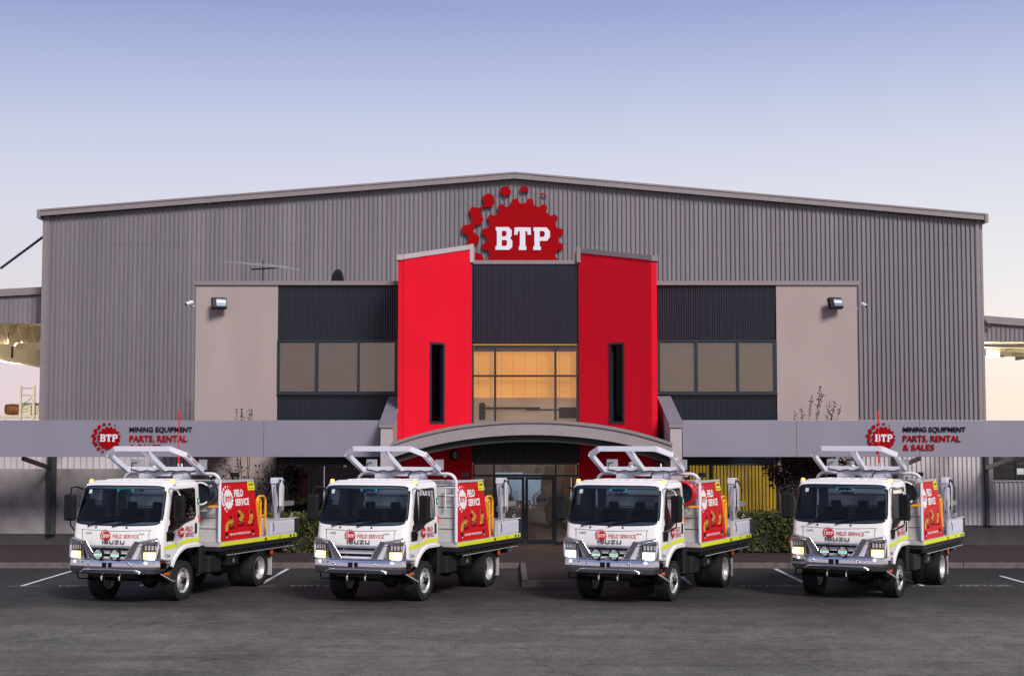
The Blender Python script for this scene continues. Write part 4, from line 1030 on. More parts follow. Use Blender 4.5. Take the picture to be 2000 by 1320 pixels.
SIDEY = [-.55, -.42, -.25, -.1, .05, .2, .32, .42, YB - .04, YB]
def zbot(y):
    if y < -.62: return .68
    if y < 0: return .42 + math.sqrt(max(0, .69 ** 2 - y * y))
    return 1.11
def make_cab(root):
    cols = []
    for sgn in (-1, 1):
        pass
    ts = [-1.5, -1.4, -1.3, -1.2, -1.1] + [-1 + i / 7 for i in range(15)] + [1.1, 1.2, 1.3, 1.4, 1.5]
    cols = [('s', -1, y) for y in SIDEY[::-1]] + [('f', t, 0) for t in ts] + [('s', 1, y) for y in SIDEY]
    rows = ['b', .35, .7, 1.13, 1.26, 1.42, 1.56, 1.64, 1.70, 1.72, 1.9, 2.1, 2.28, 2.34, 2.38, 2.42, 2.45, 2.475, 2.495, 2.51, 2.52]
    def pt(c, r):
        kind, a, y = c
        if kind == 'f': yb = -.8; zb = .68
        else: zb = zbot(y)
        if r == 'b': z = zb
        elif r in (.35, .7) and r < 1: z = zb + (1.12 - zb) * r
        else: z = r
        if kind == 'f': return cabpt(a, z)
        w = itp(WT, z)
        yc = itp(FYT, z) + BOW + CR
        # keep side columns behind the corner
        return Vector((a * w, max(y, yc + .02), z))
    mb = MB(); vs = []; fs = []; nr = len(rows)
    for c in cols:
        for r in rows: vs.append(pt(c, r))
    for i in range(len(cols) - 1):
        ca, cb = cols[i], cols[i + 1]
        for j in range(nr - 1):
            ra, rb = rows[j], rows[j + 1]
            if isinstance(ra, float) and ra >= 1.70 and rb <= 2.38 + 1e-6 and ca[0] == 'f' and cb[0] == 'f' and abs(ca[1]) <= 1.21 and abs(cb[1]) <= 1.21: continue
            if isinstance(ra, float) and ra >= 1.72 and rb <= 2.34 + 1e-6 and ca[0] == 's' and cb[0] == 's' and ca[1] == cb[1] and -.56 <= min(ca[2], cb[2]) and max(ca[2], cb[2]) <= .33: continue
            fs.append((i * nr + j, (i + 1) * nr + j, (i + 1) * nr + j + 1, i * nr + j + 1))
    mb.add(vs, fs, 'white', True)
    # roof
    top = [pt(c, 2.52) for c in cols]; cen = Vector((0, .1, 2.565)); prev = top; vs = list(top); fs = []; n = len(top)
    for k in (.93, .6, .2):
        vs += [Vector((cen.x + (p.x - cen.x) * k, cen.y + (p.y - cen.y) * k, 2.565 - (.045 if k == 1 else .02 * k ** 3))) for p in top]
    for r_ in range(3):
        for i in range(n - 1): fs.append((r_ * n + i, r_ * n + i + 1, (r_ + 1) * n + i + 1, (r_ + 1) * n + i))
        fs.append((r_ * n + n - 1, r_ * n, (r_ + 1) * n, (r_ + 1) * n + n - 1))
    fs.append(tuple(3 * n + i for i in range(n)))
    mb.add(vs, fs, 'white', True)
    # back wall with window opening
    bx, b0, b1 = .74, 1.93, 2.36
    w0 = 1.0
    mb.box((-w0, YB - .03, 1.12), (w0, YB - .002, b0), 'white'); mb.box((-.9, YB - .03, b1), (.9, YB - .002, 2.5), 'white')
    mb.box((-.95, YB - .03, b0), (-bx, YB - .002, b1), 'white'); mb.box((bx, YB - .03, b0), (.95, YB - .002, b1), 'white')
    cab = mb.build('cab', root)
    # liner: dark inside faces
    so_ = cab.modifiers.new('skin', 'SOLIDIFY'); so_.thickness = .03; so_.offset = -1
    cab.data.materials.append(K['interior']); so_.material_offset = len(cab.data.materials) - 1
    # roof ribs
    mb = MB()
    for i in range(7):
        x = -.6 + i * .2; mb.box((x - .03, -.5, 2.553), (x + .03, .42, 2.572), 'white')
    mb.build('roof_rib', cab, .006)
    # windscreen
    def patch(z0, z1, tm, ks, off, kk):
        N = 72; zc = (z0 + z1) / 2; hz = (z1 - z0) / 2; rings = []
        for k in ks:
            ring = []
            for j in range(N):
                a = 2 * PI * j / N; ca, sa = math.cos(a), math.sin(a); q = (abs(ca) ** 7 + abs(sa) ** 7) ** (-1 / 7)
                t = ca * q * k * tm; zz_ = zc + sa * q * k * hz - .03 * (1 - (ca * q * k) ** 2) * (1 if sa < 0 else 0) * (-sa * q * k); ring.append(cabpt(t, zz_) + cabnorm(t, zz_) * off)
            rings.append(ring)
        mb = MB(); vs = [v for r_ in rings for v in r_]; fs = []
        for i in range(len(ks) - 1):
            for j in range(N): fs.append((i * N + j, i * N + (j + 1) % N, (i + 1) * N + (j + 1) % N, (i + 1) * N + j))
        if ks[-1] < .2: fs.append(tuple((len(ks) - 1) * N + j for j in range(N)))
        mb.add(vs, fs, kk, True); return mb
    ws = patch(1.645, 2.45, 1.3, (.955, .8, .6, .4, .2, .05), .006, 'windscreen').build('windscreen', cab)
    patch(1.645, 2.45, 1.3, (1.0, .955), .006, 'blackgloss').build('windscreen_seal', cab)
    mb = MB()
    for t0, t1, z0, z1, k in ((-.12, .32, 2.33, 2.385, 'teal'), (-.93, -.84, 2.28, 2.36, 'paper')):
        q = [cabpt(t0, z0), cabpt(t1, z0), cabpt(t1, z1), cabpt(t0, z1)]; mb.add([p + Vector((0, -.008, 0)) for p in q], [(0, 1, 2, 3)], k)
    mb.build('windscreen_sticker', cab)
    # wipers
    for t0, t1 in ((-.72, -.02), (-.05, .62)):
        mb = MB(); a = cabpt(t0, 1.61) + Vector((0, -.03, 0)); c = cabpt(t1, 1.73) + cabnorm(t1, 1.73) * .045; m = a.lerp(c, .35) + Vector((0, -.02, .025))
        mb.tube([a + Vector((0, .03, -.02)), a, m, c], .013, 'black', 6)
        e = cabpt(t1 + .16, 1.745) + cabnorm(t1, 1.7) * .02; s_ = cabpt(t0 + .22, 1.69) + cabnorm(t0, 1.69) * .02; mb.tube([s_, (s_ + e) / 2 + Vector((0, -.02, .004)), e], .011, 'black', 6)
        mb.build('wiper', cab)
    mb = MB()
    for t0 in (-.5, .3): mb.sphere(cabpt(t0, 1.585) + Vector((0, -.005, 0)), .022, 'black', 10)
    mb.build('washer_nozzle', cab)
    # side windows
    for s in (-1, 1):
        poly = [(-.86, 1.50), (-.62, 2.30), (-.55, 2.37), (.30, 2.385), (.36, 2.33), (.36, 1.78), (.28, 1.71), (-.1, 1.64), (-.45, 1.53)]
        inner = [(-.53, 1.735), (-.53, 2.325), (.31, 2.325), (.31, 1.735)]
        X = lambda y, z, o=.007: s * (itp(WT, z) + o)
        mb = MB(); pv = [Vector((X(y, z), max(y, itp(FYT, z) + BOW + CR), z)) for y, z in inner]; mb.add(pv, [(0, 1, 2, 3)], 'sideglass'); mb.build('side_window', cab)
        # black surround around the glass
        vo = [Vector((X(y, z, .005), max(y, itp(FYT, z) + BOW + CR - .05), z)) for y, z in poly]; vi = [Vector((X(y, z, .005), y, z)) for y, z in inner]
        mb = MB(); vs = vo + vi; o = len(vo)
        mb.add(vs, [(0, 1, o + 1, o), (1, 2, 3, 4, o + 2, o + 1), (4, 5, 6, o + 3, o + 2), (6, 7, 8, 0, o, o + 3)], 'blackgloss'); mb.build('window_surround', cab)
        # door seams, handle
        mb = MB()
        def strip(pts, w=.006, k='black'):
            for (a, b2) in zip(pts, pts[1:]):
                p = Vector((X(a[0], a[1], .002), a[0], a[1])); q = Vector((X(b2[0], b2[1], .002), b2[0], b2[1])); mb.bar(p, q, w, w, k)
        strip([(-.93, 1.50), (-.93, 1.0), (-.80, .92)]); strip([(.40, 2.42), (.44, 1.8), (.44, 1.14)]); mb.build('door_seam', cab)
        mb = MB(); mb.box((X(0, 1.5, -.002), .29, 1.40), (X(0, 1.5, .018), .37, 1.62), 'black'); mb.build('door_handle', cab, .008)
        mb = MB(); mb.prism([(-.90, 1.30), (-.62, 1.30), (-.58, 1.44), (-.72, 1.50), (-.90, 1.50)], (X(0, 1.4, 0), 0, 0), (0, 1, 0), (0, 0, 1), (s, 0, 0), -.01, .012, 'black'); mb.build('mirror_base', cab)
        # reflective tape on the door
        mb = MB()
        def tape(pts, k='hivis'):
            vs = []; fs = []
            for y, za, zb_ in pts: vs += [Vector((X(y, za, .004), y, za)), Vector((X(y, zb_, .004), y, zb_))]
            for i in range(len(pts) - 1): fs.append((2 * i, 2 * i + 2, 2 * i + 3, 2 * i + 1) if s > 0 else (2 * i + 1, 2 * i + 3, 2 * i + 2, 2 * i))
            mb.add(vs, fs, k)
        tape([(-.99, 1.125, 1.205), (-.42, 1.165, 1.24)]); tape([(-.36, 1.17, 1.245), (-.2, 1.21, 1.285), (.0, 1.225, 1.30), (.50, 1.225, 1.30)]); mb.build('reflective_tape', cab)
        # wheel arch lip
        mb = MB(); pts = []
        ys = [-.62 + .62 * i / 10 for i in range(11)] + [.2, .4, YB]
        for y in ys: pts.append((s * (itp(WT, zbot(y)) + .006), y, zbot(y) + .03))
        for (a, b2) in zip(pts, pts[1:]): mb.bar(a, b2, .05, .06, 'white')
        mb.build('wheel_arch', cab)
        # lower badges
        mb = MB(); p0 = (X(0, .85, .004), -.95, .86)
        if s > 0:
            mb.box((X(0, .84, 0), -.93, .80), (X(0, .84, .012), -.70, .90), 'black'); mb.box((X(0, .84, .012), -.90, .82), (X(0, .84, .018), -.84, .88), 'rim'); mb.box((X(0, .84, .012), -.81, .82), (X(0, .84, .018), -.73, .88), 'rim')
            mb.flat(text2d('75', .02), (X(0, 1.0, .006), -.90, 1.0), (0, 1, 0), (0, 0, 1), 'decalgrey', w=.06, h=.035); mb.flat(text2d('155', .03), (X(0, .97, .006), -.84, .965), (0, 1, 0), (0, 0, 1), 'decalgrey', w=.13, h=.05)
            mb.box((X(0, .7, -.03), -.86, .60), (X(0, .7, .01), -.72, .64), 'orange')
            mb.build('side_badge', cab)
            mb = MB(); w = itp(WT, 1.4) + .008
            mb.box((X(0, 1.7, -.002), .45, 1.62), (X(0, 1.7, .012), .51, 1.78), 'orange'); mb.box((X(0, 2.0, -.002), .43, 2.02), (X(0, 2.0, .012), .51, 2.16), 'green'); mb.box((X(0, 2.0, .012), .455, 2.06), (X(0, 2.0, .015), .485, 2.12), 'decalwhite'); mb.build('side_marker', cab)
        if s > 0:
            mb = MB(); O = Vector((X(0, 1.40, .010), -.28, 1.45)); logo(mb, O, (0, 1, 0), (0, 0, 1), .115, 'decalred', 'decalwhite', sx=1.0)
            mb.flat(text2d('FIELD', .015), O + Vector((0, .16, .015)), (0, 1, 0), (0, 0, 1), 'decalred', w=.30, h=.095, off=.004); mb.flat(text2d('SERVICE', .015), O + Vector((0, .16, -.105)), (0, 1, 0), (0, 0, 1), 'decalred', w=.36, h=.095, off=.004)
            mb.build('door_lettering', cab)
    # front panel seams and lettering
    mb = MB()
    def fl(pts, w=.007):
        for a, b2 in zip(pts, pts[1:]):
            for i in range(4):
                ta, za = a[0] + (b2[0] - a[0]) * i / 4, a[1] + (b2[1] - a[1]) * i / 4; tb, zb_ = a[0] + (b2[0] - a[0]) * (i + 1) / 4, a[1] + (b2[1] - a[1]) * (i + 1) / 4
                mb.bar(cabpt(ta, za) + cabnorm(ta, za) * .001, cabpt(tb, zb_) + cabnorm(tb, zb_) * .001, w, w, 'decalgrey')
    fl([(-.86, 1.24), (-.86, 1.50), (-.9, 1.535), (0, 1.505), (.9, 1.535), (.86, 1.50), (.86, 1.24)]); mb.build('front_seam', cab)
    def front_text(vf, tx0, z0, w, h, k, mbx):
        vs, fs = vf; x0 = min(v[0] for v in vs); x1 = max(v[0] for v in vs); y0 = min(v[1] for v in vs); y1 = max(v[1] for v in vs); out = []
        for v in vs:
            x = tx0 + (v[0] - x0) / (x1 - x0) * w; z = z0 + (v[1] - y0) / (y1 - y0) * h
            t = x / (itp(WT, z) - CR); out.append(cabpt(t, z) + Vector((0, -.007, 0)))
        mbx.add(out, fs, k)
    mb = MB(); front_text(text2d('FIELD SERVICE', .012, 0, 1.05), -.03, 1.365, .60, .08, 'decalred', mb)
    lr = .108; cx, cz_ = -.18, 1.405
    for pl in [gear(20)] + BLOBS + LOWBLOBS:
        vs, fs = poly2d([scl(pl, lr)]); mb.add([cabpt((cx + v[0]) / .9, cz_ + v[1]) + Vector((0, -.006, 0)) for v in vs], fs, 'decalred')
    for L in BTP:
        vs, fs = poly2d([scl(l, lr * 1.1) for l in L]); mb.add([cabpt((cx + v[0]) / .9, cz_ + v[1]) + Vector((0, -.009, 0)) for v in vs], fs, 'decalwhite')
    mb.build('front_lettering', cab)
    mb = MB(); front_text(text2d('NPS', .0), -.70, 1.435, .15, .045, 'decalgrey', mb); front_text(text2d('4x4', .01), .58, 1.445, .1, .03, 'decalgrey', mb); mb.build('model_badge', cab)
    # wide maker lettering, built from strokes
    mb = MB(); x = -.27; h = .078; z = 1.245; wl = .018
    def stroke(bs):
        for (a, b2, c, d) in bs:
            q = [(x + a, z + b2), (x + c, z + b2), (x + c, z + d), (x + a, z + d)]; mb.add([cabpt(p[0] / .9, p[1]) + Vector((0, -.016, 0)) for p in q], [(0, 1, 2, 3)], 'decalgrey')
    S = [(0, h - wl, .10, h), (0, h / 2, wl * 1.2, h - wl), (0, h / 2 - wl / 2, .10, h / 2 + wl / 2), (.10 - wl * 1.2, wl, .10, h / 2 - wl / 2), (0, 0, .10, wl)]
    U_ = [(0, 0, wl * 1.2, h), (.10 - wl * 1.2, wl, .10, h), (wl * 1.2, 0, .10, wl)]
    stroke([(0, 0, wl * 1.3, h)]); x += .045; stroke(S); x += .125; stroke(U_); x += .125
    stroke([(0, h - wl, .10, h), (0, 0, .10, wl)]); q = [(x, z + wl), (x + .028, z + wl), (x + .10, z + h - wl), (x + .072, z + h - wl)]; mb.add([cabpt(p[0] / .9, p[1]) + Vector((0, -.016, 0)) for p in q], [(0, 1, 2, 3)], 'decalgrey'); x += .125; stroke(U_)
    mb.build('maker_lettering', cab)
    # roof lamps
    for s in (-1, 1):
        mb = MB(); p = Vector((s * .98, -.52, 2.485)); mb.box(p + Vector((-.06, -.03, -.02)), p + Vector((.06, .05, .03)), 'white'); o = mb.build('roof_lamp_base', cab, .008)
        mb = MB(); mb.sphere(p + Vector((0, -.01, .055)), .042, 'amber', 12, (1.1, .9, .8)); mb.build('roof_lamp', cab)
    return cab
def make_interior(root):
    mb = MB(); mb.prism([(-1.05, 1.05), (-1.05, 1.58), (-.95, 1.66), (-.70, 1.62), (-.62, 1.2), (-.62, 1.05)], (-.93, 0, 0), (0, 1, 0), (0, 0, 1), (1, 0, 0), 0, 1.86, 'interior')
    mb.box((-.95, -.62, 1.02), (.95, .46, 1.08), 'interior'); mb.build('dashboard', root, .02)
    for x, w in ((-.52, .26), (.55, .26), (.1, .16)):
        mb = MB(); mb.box((x - w, -.25, 1.1), (x + w, .30, 1.35), 'seat'); mb.box((x - w, .25, 1.3), (x + w, .40, 1.90), 'seat', Matrix.Rotation(R(-8), 3, 'X'))
        mb.box((x - .12, .34, 1.91), (x + .12, .43, 2.06), 'seat'); mb.build('seat', root, .05, 3)
    mb = MB(); c = Vector((-.52, -.52, 1.60)); ax = Vector((0, -.75, .66)); u = Vector((1, 0, 0)); v = Vector((0, .66, .75))
    mb.tube([c + (u * math.cos(a) + v * math.sin(a)) * .21 for a in [2 * PI * i / 28 for i in range(28)]], .016, 'black', 8, closed=True)
    for a in (PI / 2 + 2.1, PI / 2 - 2.1, PI / 2): mb.tube([c, c + (u * math.cos(a) + v * math.sin(a)) * .2], .014, 'black', 6)
    mb.tube([c, c - ax * .4], .03, 'black', 8); mb.build('steering_wheel', root)
    mb = MB(); mb.box((-.03, -.82, 2.22), (.25, -.78, 2.29), 'rim'); mb.tube([(.11, -.8, 2.29), (.11, -.82, 2.42)], .012, 'black', 6); mb.build('interior_mirror', root, .01)
def make_mirror(root, s):
    m = MB(); pts = [(1.0, -.72, 2.36), (1.10, -.82, 2.40), (1.30, -.88, 2.36), (1.37, -.88, 2.24)] if s > 0 else [(-1.0, -.80, 2.36), (-1.06, -.95, 2.42), (-1.16, -1.0, 2.40), (-1.19, -1.0, 2.26)]
    m.tube(pts, .017, 'rim' if s > 0 else 'black', 8); m.tube([(pts[-1][0], pts[-1][1], 1.74), (pts[-1][0] - s * .02, pts[-1][1], 1.60), (s * 1.12, -.9, 1.47), (s * 1.05, -.82, 1.44)], .017, 'black', 8); arm = m.build('mirror_arm', root)
    x = pts[-1][0]; y = pts[-1][1]
    rot = Matrix.Rotation(R(-14 * s), 3, 'Z'); c = Vector((x, y, 1.98))
    mb = MB(); mb.box((x - .125, y - .07, 1.70), (x + .125, y + .06, 2.26), 'black', rot, c); h = mb.build('mirror_housing', arm, .05, 4)
    mb = MB(); mb.box((x - .095, y + .062, 1.75), (x + .095, y + .064, 2.21), 'chrome', rot, c); mb.build('mirror_glass', arm)
    mb = MB(); mb.box((x - .035, y - .076, 1.92), (x + .03, y - .07, 2.04), 'blackgloss', rot, c); mb.build('mirror_boss', arm)
def make_grille(root):
    mb = MB(); z0, z1 = .93, 1.20
    n = 12; xs = [-.60 + 1.2 * i / n for i in range(n + 1)]
    Yf = lambda x, o=0: -1.19 - o + .06 * (x / .9) ** 2
    def band(za, zb_, o, k, xa=-.60, xb=.60, th=.03):
        vs = []; fs = []; m = 12
        for i in range(m + 1):
            x = xa + (xb - xa) * i / m
            vs += [(x, Yf(x, o), za), (x, Yf(x, o), zb_), (x, Yf(x, o) + th, zb_), (x, Yf(x, o) + th, za)]
        for i in range(m):
            a = 4 * i; b2 = a + 4; fs += [(a, b2, b2 + 1, a + 1), (a + 1, b2 + 1, b2 + 2, a + 2), (a + 3, b2 + 3, b2, a)]
        mb.add(vs, fs, k)
    band(.88, 1.20, .004, 'blackgloss'); g = mb.build('grille', root)
    mb = MB()
    for za, zb_, xw in ((1.19, 1.215, .66), (1.09, 1.115, .58), (1.045, 1.085, .54), (.945, .985, .48), (.90, .925, .45)): band(za, zb_, .075, 'rim' if za > 1.15 else 'signwhite', -xw, xw)
    for s in (-1, 1):
        pts = [(s * .68, 1.205), (s * .60, 1.19), (s * .42, .91), (s * .56, .90)]
        mb.prism([(abs(a), b2) for a, b2 in pts], (0, -1.20, 0), (s, 0, 0), (0, 0, 1), (0, -1, 0), -.03, .055, 'signwhite')
    mb.build('grille_slat', g)
def make_bullbar(root):
    before = set(bpy.data.objects)
    # channel bumper swept round the front
    path = [(-1.10, -.98), (-1.10, -1.24), (-1.03, -1.37), (-.62, -1.47), (-.3, -1.50), (.3, -1.50), (.62, -1.47), (1.03, -1.37), (1.10, -1.24), (1.10, -.98)]
    prof = [(.10, .90), (.03, .917), (.016, .885), (.005, .83), (0, .76), (.002, .68), (.035, .585), (.12, .555)]
    prof = [(d, .03 + z + (.03 if z < .7 else 0)) for d, z in prof]; path = [(x * .97, y + .11) for x, y in path]
    mb = MB(); vs = []; fs = []; m = len(prof)
    for i, (x, y) in enumerate(path):
        a = Vector(path[max(0, i - 1)]); b2 = Vector(path[min(len(path) - 1, i + 1)]); t = (b2 - a).normalized(); n = Vector((-t.y, t.x))
        end = 1 if i in (0, len(path) - 1) else 0
        for d, z in prof: vs.append((x + n.x * d, y + n.y * d, z + (.10 * (z < .63) + .05 * (.63 < z < .74)) * end))
    for i in range(len(path) - 1):
        for j in range(m - 1): fs.append((i * m + j, i * m + j + 1, (i + 1) * m + j + 1, (i + 1) * m + j))
    mb.add(vs, fs, 'chrome'); bb = mb.build('bull_bar', root)
    so_ = bb.modifiers.new('thick', 'SOLIDIFY'); so_.thickness = .008; bv = bb.modifiers.new('edge', 'BEVEL'); bv.width = .012; bv.segments = 2; bv.limit_method = 'ANGLE'; bv.angle_limit = R(28)
    mb = MB(); mb.tube([(-.72, -1.44, .60), (-.60, -1.485, .665), (0, -1.515, .675), (.60, -1.485, .665), (.72, -1.44, .60)], .016, 'brightchrome', 8); mb.build('bumper_ridge', bb)
    mb = MB(); mb.tube([(-1.10, -1.24, .905), (-1.03, -1.375, .91), (-.62, -1.475, .912), (0, -1.506, .912), (.62, -1.475, .912), (1.03, -1.375, .91), (1.10, -1.24, .905)], .012, 'brightchrome', 6); mb.build('bumper_lip', bb)
    mb = MB(); mb.box((-.15, -1.515, .74), (-.03, -1.495, .84), 'blackgloss'); mb.box((.0, -1.515, .74), (.075, -1.495, .84), 'blackgloss'); mb.box((-.032, -1.52, .735), (.0, -1.5, .845), 'rim'); mb.build('plate_recess', bb)
    for s in (-1, 1):
        mb = MB(); c = Vector((s * .50, -1.495, .80)); 
        for a in (.5, 1.57, 2.6, -.6): mb.sphere(c + Vector((math.cos(a) * .035, 0, math.sin(a) * .028)), .018, 'brightchrome', 8)
        mb.build('bolt_cluster', bb)
        # headlight hoop
        mb = MB(); P3 = [(s * 1.04, -1.33, .92), (s * 1.07, -1.28, 1.16), (s * 1.065, -1.28, 1.27), (s * 1.0, -1.32, 1.31), (s * .60, -1.40, 1.235)]
        mb.tube(P3, .032, 'brightchrome', 12); mb.build('headlight_hoop', bb)
        mb = MB(); mb.prism([(.33, .905), (.49, .905), (.70, 1.27), (.60, 1.285), (.56, 1.23)], (0, -1.42, 0), (s, 0, 0), (0, 0, 1), (0, -1, 0), -.02, .02, 'smoked'); mb.tube([(s * .33, -1.44, .905), (s * .56, -1.44, 1.23), (s * .60, -1.44, 1.285)], .012, 'brightchrome', 6); mb.build('hoop_plate', bb)
        mb = MB(); c = Vector((s * .86, -1.44, .845)); mb.sphere(c, .035, 'poslamp', 12, (1, .5, .8)); mb.build('position_lamp', bb)
        mb = MB(); n = Vector((s * .28, -.96, 0)); u = Vector((.96 , s * .28 , 0)); 
        mb.bar(c + u * .05 + n * .01, c + u * .18 + n * .01, .02, .045, 'led'); mb.build('indicator', bb)
    mb = MB(); mb.tube([(-.62, -1.40, 1.225), (-.3, -1.435, 1.235), (.3, -1.435, 1.235), (.62, -1.40, 1.225)], .022, 'brightchrome', 10); mb.build('cross_tube', bb)
    for s in (-1, 1):
        mb = MB(); mb.tube([(s * 1.02, -1.1, .60), (s * 1.12, -.95, .50), (s * 1.17, -.80, .42), (s * 1.05, -.55, .42)], .016, 'darksteel' if s < 0 else 'rim', 6); mb.build('side_step', bb)
    for o in set(bpy.data.objects) - before:
        if o is not bb: o.location = (0, .11, {'bum': .055 if 'ridge' in o.name else .03, 'cro': -.05}.get(o.name[:3], .03))
        if o is not bb and o.parent is None: pass
        if o is not bb: o.scale = (.97, 1, 1)
def make_headlight(root, s):
    c = Vector((s * .86, -1.14, 1.08)); rz = Matrix.Rotation(R(16 * s), 3, 'Z')
    mb = MB(); mb.box(c + Vector((-.19, -.06, -.17)), c + Vector((.19, .12, .18)), 'smoked', rz, c); h = mb.build('headlight', root, .03, 3)
    mb = MB(); mb.box(c + Vector((-.155, -.066, -.13)), c + Vector((.155, -.061, .02)), 'blackgloss', rz, c); mb.box(c + Vector((-.15, -.066, .04)), c + Vector((.16, -.061, .15)), 'blackgloss', rz, c)
    for i in range(4): mb.box(c + Vector((-.12 + i * .07, -.07, .05)), c + Vector((-.075 + i * .07, -.067, .14)), 'rim', rz, c)
    mb.build('reflector', h)
    e = c + rz @ Vector((s * -.01, -.07, -.065)); mb = MB(); mb.box(e + Vector((-.135, -.035, -.085)), e + Vector((.135, 0, .075)), 'warmhalo', rz, e); hl = mb.build('headlamp', h, .035, 4)
    mb = MB(); e = c + rz @ Vector((s * -.015, -.10, -.07)); mb.sphere(e, .085, 'warmlamp', 16, (1.1, .35, .75)); mb.build('headlamp_bulb', h)
    mb = MB(); e = c + rz @ Vector((s * .165, -.062, .06)); mb.box(e + Vector((-.015, -.012, -.05)), e + Vector((.015, 0, .06)), 'orange', rz, e); mb.build('turn_signal', h)
    mb = MB(); mb.prism([(s * .62, 1.20), (s * 1.00, 1.38), (s * 1.02, 1.27), (s * .66, 1.15)], (0, -1.195, 0), (1, 0, 0), (0, 0, 1), (0, -1, 0), -.05, .0, 'chrome', ); mb.build('headlight_brow', h)
def make_wheel(root, x, y, s, front):
    c = Vector((x, y, .42)); ax = Vector((s, 0, 0)); w = .16
    hub = MB(); hub.lathe([(-.06, .18), (.02, .18), (.02, .07)], c, ax, 'chassis', 20)
    wheel = hub.build('wheel', root)
    mb = MB()
    prof = [(-w * .75, .255), (-w * .96, .285), (-w * 1.02, .34), (-w * .92, .385), (-w * .75, .412), (-w * .3, .42), (w * .3, .42), (w * .75, .412), (w * .92, .385), (w * 1.02, .34), (w * .96, .285), (w * .80, .258)]
    mb.lathe(prof, c, ax, 'rubber', 56)
    n = 44
    for i in range(n):
        a = 2 * PI * i / n; rot = Matrix.Rotation(-a * 1, 3, 'X')
        for k, (d0, d1, off) in enumerate(((-w * .98, -w * .55, 0), (w * .55, w * .98, .5), (-w * .45, -w * .05, .5), (w * .05, w * .45, 0))):
            a2 = a + off * 2 * PI / n; rot = Matrix.Rotation(a2, 3, 'X')
            e = .395 if abs(d0 + d1) > w else .41
            b0 = [Vector((d, t, z)) for z in (e, .428 if e > .4 else .422) for d, t in ((d0, -.018), (d1, -.018), (d1, .018), (d0, .018))]
            mb.add([c + rot @ v for v in b0], [(4, 5, 6, 7), (0, 1, 5, 4), (1, 2, 6, 5), (2, 3, 7, 6), (3, 0, 4, 7)], 'rubber')
    mb.build('tyre', wheel)
    mb = MB()
    if front: prof = [(w * .80, .268), (w * .90, .262), (w * .84, .248), (w * .50, .236), (w * .52, .19), (w * .80, .168), (w * .88, .15), (w * .88, .07)]
    else: prof = [(w * .80, .268), (w * .90, .262), (w * .84, .245), (w * .2, .205), (-w * .5, .195), (-w * .7, .15), (-w * .75, .09)]
    mb.lathe(prof, c, ax, 'rim', 40)
    mb.lathe([(-w * .72, .232), (-w * .8, .222), (-w * .3, .2), (-w * .3, .05)], c, ax, 'rim', 32); mb.build('rim', wheel)
    mb = MB(); d0 = w * .86 if front else -w * .72
    mb.lathe([(d0, .068), (d0 + .05, .066), (d0 + .06, .05), (d0 + .06, .001)], c, ax, 'blackgloss' if front else 'chassis', 20)
    for i in range(6):
        a = 2 * PI * i / 6 + .3; p = c + ax * (d0 + .003) + Vector((0, math.cos(a) * .12, math.sin(a) * .12)); mb.lathe([(0, .016), (.025, .015), (.028, .001)], p, ax, 'chassis' if front else 'rim', 6, False)
    mb.build('hub_cap', wheel)
    mb = MB()
    for i in range(6):
        a = 2 * PI * i / 6; d = w * .53 if front else -w * .52
        p = c + ax * (d + .012) + Vector((0, math.cos(a) * .21, math.sin(a) * .21)); u = Vector((0, -math.sin(a), math.cos(a))); v = Vector((0, math.cos(a), math.sin(a))) * .9 - ax * (.55 if front else -.1)
        vs = [p + u * .036 * math.cos(b2) + v * .02 * math.sin(b2) for b2 in [2 * PI * j / 12 for j in range(12)]]; mb.add(vs, [tuple(range(12))], 'black'); mb.add(vs, [tuple(range(12))[::-1]], 'black')
    mb.build('hand_hole', wheel)
    return wheel
RAX = 3.33
